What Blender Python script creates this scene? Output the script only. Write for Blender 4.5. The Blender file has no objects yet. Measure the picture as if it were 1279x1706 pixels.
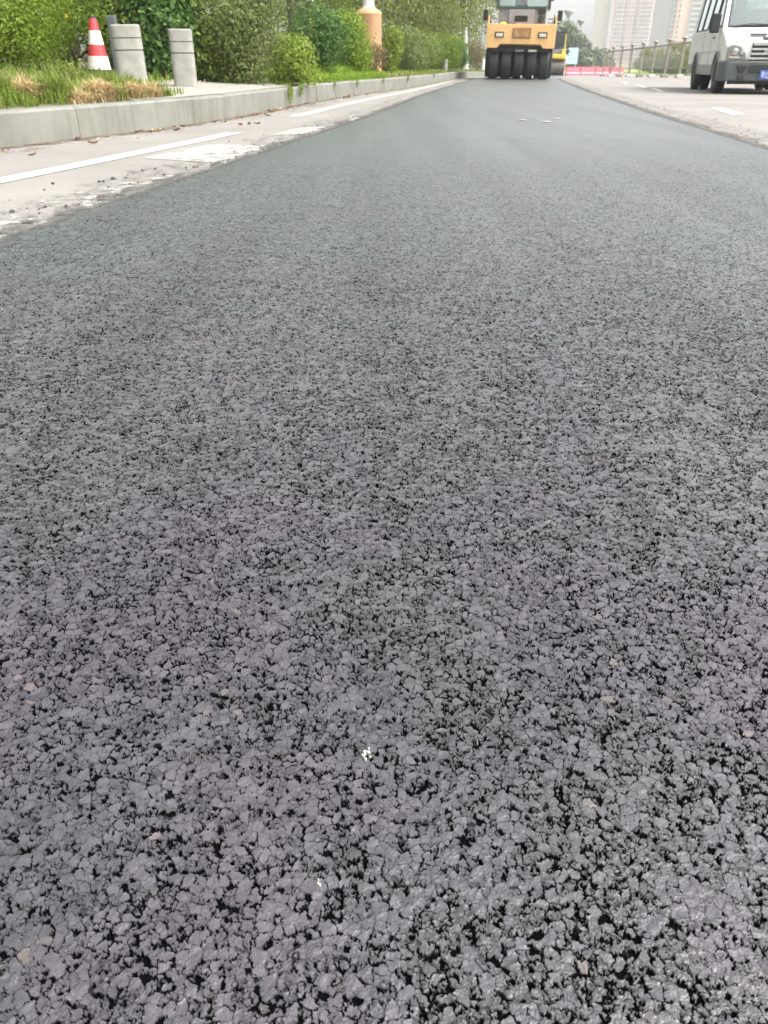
import bpy, math, random
import numpy as np
from mathutils import Vector, Matrix, noise as mnoise
random.seed(7); rng = np.random.default_rng(7)
PI = math.pi; R = math.radians
sc = bpy.context.scene; col = sc.collection

# ------------------------------------------------------------------ camera
CH = .62; FP = 1283.; PITCH = math.atan((853-104)/FP)
cam = bpy.data.cameras.new('camera'); camo = bpy.data.objects.new('camera', cam); col.objects.link(camo)
camo.location = (0, 0, CH); camo.rotation_euler = (PI/2-PITCH, 0, 0)
cam.sensor_width = 36; cam.lens = 36*FP/1706; cam.clip_start = .02; cam.clip_end = 6000
cam.dof.use_dof = True; cam.dof.focus_distance = 1.15; cam.dof.aperture_fstop = 15
sc.camera = camo
sc.render.resolution_x = 768; sc.render.resolution_y = 1024

# ------------------------------------------------------------------ light
SUN_EL, SUN_AZ = R(56), R(112)
w = bpy.data.worlds.new('World'); sc.world = w; w.use_nodes = True
nt = w.node_tree; bg = nt.nodes['Background']
sky = nt.nodes.new('ShaderNodeTexSky'); sky.sky_type = 'NISHITA'; sky.sun_disc = False
sky.sun_elevation = SUN_EL; sky.sun_rotation = SUN_AZ
sky.air_density = 1.0; sky.dust_density = 6.0; sky.ozone_density = 1.0
hs = nt.nodes.new('ShaderNodeHueSaturation'); hs.inputs['Saturation'].default_value = .22
hs.inputs['Value'].default_value = 1.1
nt.links.new(sky.outputs[0], hs.inputs['Color']); nt.links.new(hs.outputs[0], bg.inputs[0])
bg.inputs[1].default_value = .15
sl = bpy.data.lights.new('sun', 'SUN'); sl.energy = 1.25; sl.angle = R(14); sl.color = (1, .965, .9)
so = bpy.data.objects.new('sun', sl); col.objects.link(so)
# azimuth measured like the sky texture: clockwise from +Y
sd = Vector((math.sin(SUN_AZ)*math.cos(SUN_EL), math.cos(SUN_AZ)*math.cos(SUN_EL), math.sin(SUN_EL)))
so.rotation_euler = sd.to_track_quat('Z', 'Y').to_euler()
sc.view_settings.view_transform = 'Standard'; sc.view_settings.look = 'None'
sc.view_settings.exposure = 1.35; sc.view_settings.gamma = 1
sc.cycles.max_bounces = 6; sc.cycles.volume_bounces = 1; sc.cycles.transparent_max_bounces = 16
sc.cycles.use_denoising = True

# ------------------------------------------------------------------ helpers
def gz(y): return 0. if y < 40 else (-.01*(y-40) if y < 100 else -.6)
SP, CP = math.sin(PITCH), math.cos(PITCH)
def G(u, v, z0=0.):            # photograph pixel -> point on the ground raised by z0
    a = (u-639.5)/FP; b = (v-853)/FP; z = z0
    for _ in range(60):
        t = (CH-z)/(SP+b*CP); y = t*(CP-b*SP); z = z0+gz(y)
    return Vector((a*t, y, z))
def P(u, v, y):                # photograph pixel -> point at distance y
    a = (u-639.5)/FP; b = (v-853)/FP; t = y/(CP-b*SP)
    return Vector((a*t, y, CH-t*(SP+b*CP)))

def tag(o, label=None, cat=None, group=None, kind=None):
    if label: o['label'] = label
    if cat: o['category'] = cat
    if group: o['group'] = group
    if kind: o['kind'] = kind
    return o
def empty(name, loc=(0, 0, 0), rz=0):
    o = bpy.data.objects.new(name, None); o.empty_display_size = .1; col.objects.link(o)
    o.location = loc; o.rotation_euler = (0, 0, rz); return o
def link(name, me, parent=None):
    o = bpy.data.objects.new(name, me); col.objects.link(o)
    if parent: o.parent = parent
    return o
def children(o): return [c for c in bpy.data.objects if c.parent == o]
def copy_tree(o, parent=None):
    kids = children(o)
    c = o.copy(); col.objects.link(c)
    if parent: c.parent = parent
    for ch in kids: copy_tree(ch, c)
    return c

class MB:
    def __init__(s): s.v = []; s.f = []
    def add(s, vs, fs):
        n = len(s.v); s.v += [tuple(v) for v in vs]; s.f += [tuple(n+i for i in f) for f in fs]; return s
    def box(s, c, d, rz=0, rx=0, ry=0, taper=1.0):
        M = Matrix.Rotation(rz, 3, 'Z') @ Matrix.Rotation(rx, 3, 'X') @ Matrix.Rotation(ry, 3, 'Y')
        vs = []
        for z in (-.5, .5):
            k = taper if z > 0 else 1
            for x, y in ((-.5, -.5), (.5, -.5), (.5, .5), (-.5, .5)):
                vs.append(M @ Vector((x*d[0]*k, y*d[1]*k, z*d[2])) + Vector(c))
        return s.add(vs, [(3, 2, 1, 0), (4, 5, 6, 7), (0, 1, 5, 4), (1, 2, 6, 5), (2, 3, 7, 6), (3, 0, 4, 7)])
    def tube(s, pts, rad, n=10, cap=True):
        pts = [Vector(p) for p in pts]
        rr = rad if hasattr(rad, '__len__') else [rad]*len(pts)
        vs = []; fs = []; up = None
        for i, p in enumerate(pts):
            d = (pts[min(i+1, len(pts)-1)]-pts[max(i-1, 0)]).normalized()
            if up is None: up = Vector((0, 0, 1)) if abs(d.z) < .9 else Vector((1, 0, 0))
            a = d.cross(up).normalized(); b = d.cross(a).normalized()
            for k in range(n):
                t = 2*PI*k/n; vs.append(p+(a*math.cos(t)+b*math.sin(t))*rr[i])
        for i in range(len(pts)-1):
            for k in range(n):
                fs.append((i*n+k, i*n+(k+1) % n, (i+1)*n+(k+1) % n, (i+1)*n+k))
        if cap: fs += [tuple(range(n-1, -1, -1)), tuple(range((len(pts)-1)*n, len(pts)*n))]
        return s.add(vs, fs)
    def lathe(s, prof, n=32, c=(0, 0, 0), axis='Z'):       # prof: (r, h)
        vs = []; fs = []
        for r, h in prof:
            for k in range(n):
                t = 2*PI*k/n
                q = (r*math.cos(t), r*math.sin(t), h) if axis == 'Z' else ((h, r*math.cos(t), r*math.sin(t)) if axis == 'X' else (r*math.cos(t), h, r*math.sin(t)))
                vs.append(Vector(q)+Vector(c))
        for i in range(len(prof)-1):
            for k in range(n): fs.append((i*n+k, i*n+(k+1) % n, (i+1)*n+(k+1) % n, (i+1)*n+k))
        if prof[0][0] > 1e-6: fs.append(tuple(range(n-1, -1, -1)))
        if prof[-1][0] > 1e-6: fs.append(tuple(range((len(prof)-1)*n, len(prof)*n)))
        return s.add(vs, fs)
    def prism(s, poly, axis, a, b):       # poly 2D extruded along axis from a to b
        n = len(poly); vs = []
        for t in (a, b):
            for p, q in poly:
                vs.append((t, p, q) if axis == 'X' else ((p, t, q) if axis == 'Y' else (p, q, t)))
        return s.add(vs, [tuple(range(n-1, -1, -1)), tuple(range(n, 2*n))]+[(i, (i+1) % n, n+(i+1) % n, n+i) for i in range(n)])
    def mesh(s, name, m):
        me = bpy.data.meshes.new(name); me.from_pydata(s.v, [], s.f); me.materials.append(m)
        import bmesh
        bm = bmesh.new(); bm.from_mesh(me); bmesh.ops.recalc_face_normals(bm, faces=bm.faces); bm.to_mesh(me); bm.free()
        return me
    def build(s, name, m, parent=None, bevel=0, smooth=False, loc=None):
        me = s.mesh(name, m)
        if smooth:
            me.polygons.foreach_set('use_smooth', [True]*len(me.polygons))
        o = link(name, me, parent)
        if smooth:
            try:
                me.set_sharp_from_angle(angle=R(38))
            except Exception: pass
        if bevel:
            b = o.modifiers.new('bevel', 'BEVEL'); b.width = bevel; b.segments = 2; b.limit_method = 'ANGLE'; b.angle_limit = R(40)
        if loc: o.location = loc
        return o

# ------------------------------------------------------------------ materials
class N:
    def __init__(s, name):
        s.m = bpy.data.materials.new(name); s.m.use_nodes = True; s.t = s.m.node_tree
        s.b = s.t.nodes['Principled BSDF']; s.out = s.t.nodes['Material Output']
        s.co = s.t.nodes.new('ShaderNodeTexCoord').outputs['Object']
    def n(s, typ, **kw):
        x = s.t.nodes.new(typ)
        for k, v in kw.items():
            if k.startswith('i_'):
                x.inputs[k[2:].replace('_', ' ')].default_value = v
            else: setattr(x, k, v)
        return x
    def l(s, a, b): s.t.links.new(a, b)
    def noise(s, scale, detail=4, rough=.55, vec=None, out='Fac', dim='3D'):
        x = s.n('ShaderNodeTexNoise', noise_dimensions=dim); x.inputs['Scale'].default_value = scale
        x.inputs['Detail'].default_value = detail; x.inputs['Roughness'].default_value = rough
        s.l(vec or s.co, x.inputs['Vector']); return x.outputs[out]
    def math(s, op, a, b=None, c=None, clamp=False):
        x = s.n('ShaderNodeMath', operation=op); x.use_clamp = clamp
        for i, q in enumerate((a, b, c)):
            if q is None: continue
            if isinstance(q, (int, float)): x.inputs[i].default_value = q
            else: s.l(q, x.inputs[i])
        return x.outputs[0]
    def mr(s, v, a, b, c=0., d=1., smooth=True):
        x = s.n('ShaderNodeMapRange', interpolation_type='SMOOTHSTEP' if smooth else 'LINEAR')
        for k, q in zip(('Value', 'From Min', 'From Max', 'To Min', 'To Max'), (v, a, b, c, d)):
            if isinstance(q, (int, float)): x.inputs[k].default_value = q
            else: s.l(q, x.inputs[k])
        return x.outputs[0]
    def mix(s, f, a, b, typ='MIX'):
        x = s.n('ShaderNodeMix', data_type='RGBA', blend_type=typ)
        for i, q in ((0, f), (6, a), (7, b)):
            if isinstance(q, (int, float)): x.inputs[i].default_value = q
            elif isinstance(q, tuple): x.inputs[i].default_value = q if len(q) == 4 else q+(1,)
            else: s.l(q, x.inputs[i])
        return x.outputs[2]
    def bump(s, h, dist=.01, strength=1, normal=None):
        x = s.n('ShaderNodeBump'); x.inputs['Distance'].default_value = dist; x.inputs['Strength'].default_value = strength
        s.l(h, x.inputs['Height'])
        if normal: s.l(normal, x.inputs['Normal'])
        s.l(x.outputs[0], s.b.inputs['Normal']); return x.outputs[0]
    def base(s, c): s.l(c, s.b.inputs['Base Color'])

def pm(name, c, rough=.5, metal=0., var=.12, vs=4., bump=0., bs=40., spec=.5, dirt=0., dcol=(.18, .15, .11)):
    q = N(name); f = q.noise(vs, 5)
    a = tuple(min(1, x*(1+var)) for x in c); b = tuple(x*(1-var) for x in c)
    cc = q.mix(q.mr(f, .3, .7), b, a)
    if dirt: cc = q.mix(q.math('MULTIPLY', q.mr(q.noise(vs*2.3, 7, .7), .45, .75), dirt), cc, dcol)
    q.base(cc)
    q.l(q.mr(q.noise(vs*3, 4), .3, .7, rough*.85, min(1, rough*1.15)), q.b.inputs['Roughness'])
    q.b.inputs['Metallic'].default_value = metal; q.b.inputs['Specular IOR Level'].default_value = spec
    if bump: q.bump(q.noise(bs, 5), bump)
    return q.m

def leafmat(name, c1, c2, c3=None, trans=.35, rough=.5, ramp=.5):
    q = N(name); geo = q.n('ShaderNodeNewGeometry'); r = geo.outputs['Random Per Island']
    cc = q.mix(q.mr(r, .1, .9), c1, c2)
    big = q.noise(1.6, 3)
    cc = q.mix(q.mr(big, .42, .62), cc, q.mix(.6, cc, c2))
    if c3: cc = q.mix(q.mr(r, .86, .95), cc, c3)
    q.base(cc); q.b.inputs['Roughness'].default_value = rough; q.b.inputs['Specular IOR Level'].default_value = .35
    tr = q.n('ShaderNodeBsdfTranslucent'); q.l(cc, tr.inputs['Color'])
    mx = q.n('ShaderNodeMixShader'); mx.inputs[0].default_value = trans
    q.l(q.b.outputs[0], mx.inputs[1]); q.l(tr.outputs[0], mx.inputs[2]); q.l(mx.outputs[0], q.out.inputs['Surface'])
    return q.m

def asphalt_mat(name, true_disp):
    q = N(name)
    xy = q.n('ShaderNodeVectorMath', operation='MULTIPLY'); q.l(q.co, xy.inputs[0]); xy.inputs[1].default_value = (1, 1, 0)
    def warp(sc_, amt, src):
        nz = q.noise(sc_, 3, .6, src, 'Color')
        a = q.n('ShaderNodeVectorMath', operation='SUBTRACT'); q.l(nz, a.inputs[0]); a.inputs[1].default_value = (.5, .5, .5)
        b = q.n('ShaderNodeVectorMath', operation='SCALE'); q.l(a.outputs[0], b.inputs[0]); b.inputs['Scale'].default_value = amt
        c = q.n('ShaderNodeVectorMath', operation='ADD'); q.l(src, c.inputs[0]); q.l(b.outputs[0], c.inputs[1]); return c.outputs[0]
    v1 = warp(220, .0090, xy.outputs[0])
    def vor(scale, feature, vec):
        x = q.n('ShaderNodeTexVoronoi', voronoi_dimensions='2D', feature=feature); x.inputs['Scale'].default_value = scale
        x.inputs['Randomness'].default_value = 1; q.l(vec, x.inputs['Vector']); return x
    eA = vor(96, 'DISTANCE_TO_EDGE', v1).outputs['Distance']
    cA = vor(96, 'F1', v1).outputs['Color']
    eB = vor(225, 'DISTANCE_TO_EDGE', v1).outputs['Distance']
    cB = vor(225, 'F1', v1).outputs['Color']
    sep = q.n('ShaderNodeSeparateColor'); q.l(cA, sep.inputs[0]); rA, rA2 = sep.outputs[0], sep.outputs[1]
    sepB = q.n('ShaderNodeSeparateColor'); q.l(cB, sepB.inputs[0]); rB, rB2 = sepB.outputs[0], sepB.outputs[1]
    n1 = q.noise(62, 4, .68, xy.outputs[0]); n2 = q.noise(120, 3, .6, xy.outputs[0]); n3 = q.noise(9, 3, .5, xy.outputs[0])
    # gaps between stones, wide only where the mortar is open
    sy = q.n('ShaderNodeSeparateXYZ'); q.l(q.co, sy.inputs[0])
    yy_ = q.math('ADD', sy.outputs[1], q.math('MULTIPLY', q.math('SUBTRACT', q.noise(.9, 3), .5), 2.5))
    closed = q.mr(yy_, .9, 5.5)                    # voids thinned away from the camera, standing in for detail lost with distance
    open_ = q.math('SUBTRACT', q.math('ADD', n1, q.math('MULTIPLY', q.math('SUBTRACT', n3, .5), .22)), q.math('MULTIPLY', closed, .145))
    wA = q.mr(open_, .45, .72, .006, .22)
    fade = q.mr(sy.outputs[1], 2.6, 8.0)  # evens out voids and relief with distance from the camera
    gA = q.mr(q.math('DIVIDE', eA, wA), .35, 1.0)
    wB = q.mr(q.math('SUBTRACT', q.math('ADD', n2, q.math('MULTIPLY', q.math('SUBTRACT', n3, .5), .2)), q.math('MULTIPLY', closed, .10)), .47, .70, .004, .38)
    gB = q.mr(q.math('DIVIDE', eB, wB), .3, 1.0)
    # some small stones missing or sunk; only where the big cells are not whole stones
    whole = q.mr(rA, .58, .64)                      # 1: this big cell is one flat stone
    sunk = q.mr(rB, .10, .20)
    fineh = q.math('MULTIPLY', gB, sunk)
    B = q.math('MAXIMUM', fineh, whole)
    top = q.math('MULTIPLY', gA, B)                 # 1 stone top, 0 pit
    hv = q.math('ADD', q.math('MULTIPLY', rA2, .32), q.math('MULTIPLY', q.math('MULTIPLY', rB2, .30), q.math('SUBTRACT', 1., whole)))
    fn = q.noise(420, 3, .6, xy.outputs[0]); fn2 = q.noise(110, 2, .5, xy.outputs[0])
    top = q.math('ADD', top, q.math('MULTIPLY', q.math('SUBTRACT', 1., top), q.math('MULTIPLY', fade, .66)))
    h = q.math('ADD', q.math('MULTIPLY', top, q.math('ADD', .45, q.math('MULTIPLY', hv, .95))), q.math('ADD', q.math('MULTIPLY', fn, .13), q.math('MULTIPLY', fn2, .42)))
    flat_ = q.math('SUBTRACT', 1., q.math('MULTIPLY', fade, .58))
    h = q.math('ADD', q.math('MULTIPLY', q.math('SUBTRACT', h, 1.), flat_), 1.)
    # colours: dusty grey film worn on the stone tops, black bitumen in the voids, deepened by painted occlusion
    hue = q.noise(2.2, 3, .6, xy.outputs[0]); hue2 = q.noise(7., 2, .5, xy.outputs[0])
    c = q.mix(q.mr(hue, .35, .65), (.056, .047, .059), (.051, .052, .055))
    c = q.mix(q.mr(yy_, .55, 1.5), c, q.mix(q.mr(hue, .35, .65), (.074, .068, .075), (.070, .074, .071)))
    c = q.mix(q.mr(yy_, 1.3, 3.4), c, q.mix(q.mr(hue, .35, .65), (.083, .091, .083), (.080, .095, .088)))  # lighter, greener with camera distance; grazing sky sheen put into the base colour
    c = q.mix(q.math('MULTIPLY', q.mr(hue2, .5, .75), .18), c, (.080, .068, .080))
    lum = q.math('ADD', q.math('MULTIPLY', rA, .5), q.math('MULTIPLY', rB2, .5))
    c = q.mix(q.mr(lum, .1, .9, .0, 1., False), q.mix(1., c, (.68, .68, .68), 'MULTIPLY'), q.mix(1., c, (1.36, 1.36, 1.36), 'MULTIPLY'))
    c = q.mix(q.mr(fn, .35, .65, .0, .35), c, (.045, .045, .047))
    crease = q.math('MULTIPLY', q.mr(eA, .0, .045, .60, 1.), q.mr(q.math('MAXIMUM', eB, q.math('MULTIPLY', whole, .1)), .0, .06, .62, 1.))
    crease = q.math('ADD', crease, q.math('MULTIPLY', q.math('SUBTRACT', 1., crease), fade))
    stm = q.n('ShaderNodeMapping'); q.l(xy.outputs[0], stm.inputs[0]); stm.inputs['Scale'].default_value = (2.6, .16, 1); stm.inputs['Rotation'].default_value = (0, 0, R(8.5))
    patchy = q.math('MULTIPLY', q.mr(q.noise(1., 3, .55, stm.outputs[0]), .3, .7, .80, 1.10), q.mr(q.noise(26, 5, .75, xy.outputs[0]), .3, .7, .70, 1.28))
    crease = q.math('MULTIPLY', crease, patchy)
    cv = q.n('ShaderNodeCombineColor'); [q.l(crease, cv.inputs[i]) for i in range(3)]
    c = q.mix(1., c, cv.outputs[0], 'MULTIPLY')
    tan = q.math('MULTIPLY', q.mr(rA, .996, .997), .2)
    c = q.mix(tan, c, (.22, .17, .13))
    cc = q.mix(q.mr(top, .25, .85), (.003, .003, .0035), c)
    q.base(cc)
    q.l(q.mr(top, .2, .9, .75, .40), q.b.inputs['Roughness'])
    q.l(q.mr(top, .2, .9, .0, .85), q.b.inputs['Specular IOR Level'])  # specular cut in the pits, standing in for occluded reflection
    if true_disp:
        d = q.n('ShaderNodeDisplacement'); d.inputs['Midlevel'].default_value = 1.; d.inputs['Scale'].default_value = .0055
        q.l(h, d.inputs['Height']); q.l(d.outputs[0], q.out.inputs['Displacement'])
        q.m.displacement_method = 'BOTH'
    else:
        q.bump(h, .0012, .4)
    return q.m

# ------------------------------------------------------------------ setting: ground, roads, kerb
def interp(tab):
    ys = [p[1] for p in tab]; xs = [p[0] for p in tab]
    return lambda y: float(np.interp(y, ys, xs))
def smooth(tab, k=1.2):
    f = interp(tab)
    def g(y):
        s = max(.6, min(6., y*.12))
        return sum(f(y+d*s) for d in (-1, -.5, 0, .5, 1))/5
    return g
kerb_x = smooth([(-6.6, -2), (-5.2, 2), (-3.95, 5), (-3.19, 7.04), (-2.62, 8.6), (-2.08, 10.2), (-1.68, 12.97), (-.92, 18.03), (.95, 25.65), (5.4, 50.4), (13.0, 90), (34, 200), (60, 330)])
asl_x = smooth([(-2.0, -3), (-1.75, 1), (-1.56, 3.1), (-1.24, 5.08), (-1.0, 6.4), (-.70, 8.38), (0.0, 12.8), (.78, 18.7), (4.5, 41.9), (9.6, 75), (12, 90)])
asr_x = smooth([(2.5, -3), (2.7, 2), (3.14, 6.94), (3.4, 9.), (3.65, 11.6), (4.2, 15.56), (5.08, 22.3), (7.6, 39.1), (15.6, 75), (19, 90)])
line_x = smooth([(-3.3, 1), (-2.32, 5.02), (-1.48, 8.83), (-1.18, 11.49), (-.54, 15.8), (.99, 23.9), (6.35, 58.3), (13.6, 95)])

def sheet(name, xs_fn, ys, m, z0, nx=2, parent=None, kind='structure'):
    vs = []; fs = []
    for y in ys:
        a, b = xs_fn(y)
        for i in range(nx):
            t = i/(nx-1); vs.append((a+(b-a)*t, y, gz(y)+z0))
    for j in range(len(ys)-1):
        for i in range(nx-1): k = j*nx+i; fs.append((k, k+1, k+nx+1, k+nx))
    mb = MB().add(vs, fs); o = mb.build(name, m, parent); tag(o, kind=kind); return o

# ground sheet
gm = N('ground'); gm.base(gm.mix(gm.mr(gm.noise(.05, 5), .35, .65), (.10, .12, .06), (.22, .20, .15))); gm.b.inputs['Roughness'].default_value = .95
sheet('ground', lambda y: (-2500, 2500), [-300, 40, 100, 400, 3000], gm.m, -.12)

# old road: worn pale concrete grey
q = N('old_road')
f = q.noise(.8, 6, .6); f2 = q.noise(14, 5, .7); f3 = q.noise(160, 3, .7)
c = q.mix(q.mr(f, .3, .7), (.175, .165, .147), (.232, .220, .199))
c = q.mix(q.mr(f2, .35, .75, 0, .35), c, (.285, .27, .245))
c = q.mix(q.mr(f3, .52, .70, 0, .45), c, (.20, .19, .18))
st = q.n('ShaderNodeMapping'); q.l(q.co, st.inputs[0]); st.inputs['Scale'].default_value = (3.2, .12, 1); st.inputs['Rotation'].default_value = (0, 0, R(9))
c = q.mix(q.mr(q.noise(1., 4, .5, st.outputs[0]), .5, .75, 0, .22), c, (.24, .22, .205))
q.base(c); q.b.inputs['Roughness'].default_value = .85; q.bump(f3, .002, .6)
OLD = q.m
ys = [-3, 0, 3, 5, 7, 8, 9, 10, 11, 12, 13, 15, 18, 22, 26, 30, 35, 40, 50, 60, 70, 80, 90, 100, 140, 200, 330]
sheet('old_road', lambda y: (kerb_x(y)-.05, max(kerb_x(y)+18, 24+.15*(y-20))), ys, OLD, 0.)

# fresh asphalt: finely tessellated near the camera (its stones are real relief), one coarse sheet beyond
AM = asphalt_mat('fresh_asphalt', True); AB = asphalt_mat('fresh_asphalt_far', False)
ZA = .014
def jit(y, s, amp=.03): return (mnoise.noise(Vector((y*1.7, s, 0)))*1.1+mnoise.noise(Vector((y*6.5, s, 3)))*.6+mnoise.noise(Vector((y*23, s, 5)))*.35)*amp
def build_asphalt():
    V = []; F = []; mi = []
    # coarse underlay with ragged feathered edges
    yy = list(np.arange(-3, 2, .25))+list(np.arange(2, 14, .06))+list(np.arange(14, 40, .2))+list(np.arange(40, 90.1, 1.))
    for y in yy:
        l = asl_x(y)+jit(y, 0, .05); r = asr_x(y)+jit(y, 9, .07 if y > 3 else .03)
        z = gz(y)
        for x, dz in ((l-.05, -.002), (l, ZA*.75), (l+.06, ZA-.0045), ((l+r)/2, ZA-.0045), (r-.10, ZA-.0045), (r, ZA*.7), (r+.07, -.002)):
            V.append((x, y, z+dz))
    n = 7
    for j in range(len(yy)-1):
        for i in range(n-1): k = j*n+i; F.append((k, k+1, k+n+1, k+n)); mi.append(1)
    V = np.array(V, dtype=np.float64); nb = len(V)
    # fine part
    px = 1.3
    vv = np.arange(1790, 232, -px); rows = len(vv); cols = 1200
    b = (vv-853)/FP; t = CH/(SP+b*CP); Y = t*(CP-b*SP)
    zc = t                               # depth along the view axis
    halfw = 760/FP*zc
    L = np.array([asl_x(y)+jit(y, 0, .05)+.05 for y in Y]); Rr = np.array([asr_x(y)+jit(y, 9, .03)-.1 for y in Y])
    L = np.maximum(L, -halfw); Rr = np.minimum(Rr, halfw)
    s = np.linspace(0, 1, cols)[None, :]
    X = L[:, None]+(Rr-L)[:, None]*s
    YY = np.repeat(Y[:, None], cols, 1)
    fv = np.stack([X, YY, np.full_like(X, ZA)], -1).reshape(-1, 3)
    idx = np.arange(rows*cols).reshape(rows, cols)
    q4 = np.stack([idx[:-1, :-1], idx[:-1, 1:], idx[1:, 1:], idx[1:, :-1]], -1).reshape(-1, 4)+nb
    allv = np.concatenate([V, fv]); F = np.array(F); allf = np.concatenate([F, q4])
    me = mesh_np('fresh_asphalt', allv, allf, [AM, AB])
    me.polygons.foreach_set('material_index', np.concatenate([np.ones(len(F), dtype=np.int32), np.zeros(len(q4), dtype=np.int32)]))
    me.polygons.foreach_set('use_smooth', np.ones(len(allf), dtype=bool))
    o = link('fresh_asphalt', me); tag(o, kind='structure'); return o
def mesh_np(name, v, f, mats):
    me = bpy.data.meshes.new(name); k = f.shape[1]
    me.vertices.add(len(v)); me.vertices.foreach_set('co', np.ascontiguousarray(v, dtype=np.float32).ravel())
    me.loops.add(len(f)*k); me.loops.foreach_set('vertex_index', np.ascontiguousarray(f, dtype=np.int32).ravel())
    me.polygons.add(len(f)); me.polygons.foreach_set('loop_start', np.arange(0, len(f)*k, k, dtype=np.int32))
    try: me.polygons.foreach_set('loop_total', np.full(len(f), k, dtype=np.int32))
    except Exception: pass
    for m in (mats if isinstance(mats, list) else [mats]): me.materials.append(m)
    me.update(calc_edges=True); return me
build_asphalt()

# painted markings on the old road
def paint_mat(name, worn):
    q = N(name); q.base(q.mix(q.mr(q.noise(9, 5), .35, .7), (.40, .39, .345), (.52, .51, .455))); q.b.inputs['Roughness'].default_value = .6
    a = q.math('ADD', q.math('MULTIPLY', q.noise(7, 6, .75), .7), q.math('MULTIPLY', q.noise(60, 3, .7), .3))
    k = q.mr(a, worn-.035, worn+.035)
    tr = q.n('ShaderNodeBsdfTransparent'); mx = q.n('ShaderNodeMixShader'); q.l(k, mx.inputs[0])
    q.l(tr.outputs[0], mx.inputs[1]); q.l(q.b.outputs[0], mx.inputs[2]); q.l(mx.outputs[0], q.out.inputs['Surface'])
    return q.m
PAINT = paint_mat('road_paint', .33); PWORN = paint_mat('road_paint_worn', .485); PVW = paint_mat('road_paint_flaked', .535)
def strip(name, y0, y1, wd, m):
    sheet(name, lambda y: (line_x(y)-wd/2, line_x(y)+wd/2), list(np.linspace(y0, y1, 24)), m, .004)
strip('edge_line', 1.5, 8.75, .18, PAINT); strip('edge_line', 11.4, 95, .18, PAINT)
def patch(name, px, m, z=.004):
    pts = [G(*p) for p in px]
    vs = [(p.x, p.y, gz(p.y)+z) for p in pts]
    o = MB().add(vs, [tuple(range(len(vs)))]).build(name, m); tag(o, kind='structure')
PWF = paint_mat('road_paint_chipped', .455)
patch('hatch_marking', [(238, 264), (350, 242), (452, 243), (400, 278), (372, 273)], PWF)
patch('hatch_marking', [(452, 225), (500, 213), (575, 211), (545, 224)], PWF)
patch('hatch_marking', [(574, 202), (612, 190.5), (633, 191.5), (600, 204)], PWF)
patch('hatch_marking', [(-260, 400), (-40, 350), (120, 372), (60, 392), (-60, 430)], PVW)
patch('hatch_marking', [(60, 335), (250, 296), (340, 288), (280, 318), (190, 345), (110, 350)], PVW)
def lane(y, x, ln=2.0, wd=.15):
    d = Vector((.155, 1)).normalized(); n = Vector((d.y, -d.x)); vs = []
    for a, b in ((-.5, -.5), (.5, -.5), (.5, .5), (-.5, .5)):
        q_ = Vector((x, y))+n*a*wd+d*b*ln; vs.append((q_.x, q_.y, gz(q_.y)+.004))
    tag(MB().add(vs, [(0, 1, 2, 3)]).build('lane_dash', PAINT), kind='structure')
patch('lane_dash', [(1183, 180.5), (1203, 179.5), (1242, 191), (1219, 192)], PAINT)
patch('lane_dash', [(1083, 147.5), (1090, 147), (1106, 152.5), (1098, 153)], PAINT)
patch('lane_dash', [(1058, 141.5), (1064, 141), (1079, 146), (1072, 146.5)], PAINT)
patch('lane_dash', [(1035, 137), (1039, 136.8), (1047, 139.3), (1042, 139.6)], PAINT)

# dirt blown into the gutter, and asphalt dust beside the new mat
def dust_mat(name, c, th, sc_, soft=.06):
    q = N(name); q.base(q.mix(q.mr(q.noise(sc_*3, 4), .3, .7), tuple(x*.7 for x in c), c)); q.b.inputs['Roughness'].default_value = 1
    k = q.mr(q.math('ADD', q.math('MULTIPLY', q.noise(sc_, 6, .75), .6), q.math('MULTIPLY', q.noise(sc_*9, 3, .7), .4)), th-soft, th+soft)
    tr = q.n('ShaderNodeBsdfTransparent'); mx = q.n('ShaderNodeMixShader'); q.l(k, mx.inputs[0])
    q.l(tr.outputs[0], mx.inputs[1]); q.l(q.b.outputs[0], mx.inputs[2]); q.l(mx.outputs[0], q.out.inputs['Surface']); return q.m
yd = list(np.arange(1, 14, .1))+list(np.arange(14, 40, .5))
D1 = dust_mat('gutter_dirt', (.17, .12, .08), .50, 5); D2 = dust_mat('dust_dense', (.10, .095, .085), .50, 12, .05); D3 = dust_mat('dust_thin', (.12, .11, .10), .56, 12, .05); D4 = dust_mat('gutter_silt', (.22, .17, .12), .57, 3)
sheet('gutter_dirt', lambda y: (kerb_x(y)-.02, kerb_x(y)+.13+jit(y, 4, .08)), yd, D1, .009)
sheet('gutter_silt', lambda y: (kerb_x(y)-.02, kerb_x(y)+.42+jit(y, 14, .1)), yd, D4, .0065)
sheet('asphalt_dust', lambda y: (asl_x(y)-.11+jit(y, 5, .12), asl_x(y)+.05), yd, D2, .011)
sheet('asphalt_dust', lambda y: (asl_x(y)-.42+jit(y, 6, .25), asl_x(y)+.05), yd, D3, .0085)
sheet('asphalt_dust', lambda y: (asr_x(y)-.05, asr_x(y)+.14+jit(y, 7, .1)), yd, D2, .011)
sheet('asphalt_dust', lambda y: (asr_x(y)-.05, asr_x(y)+.5+jit(y, 8, .2)), yd, D3, .0085)

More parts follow.
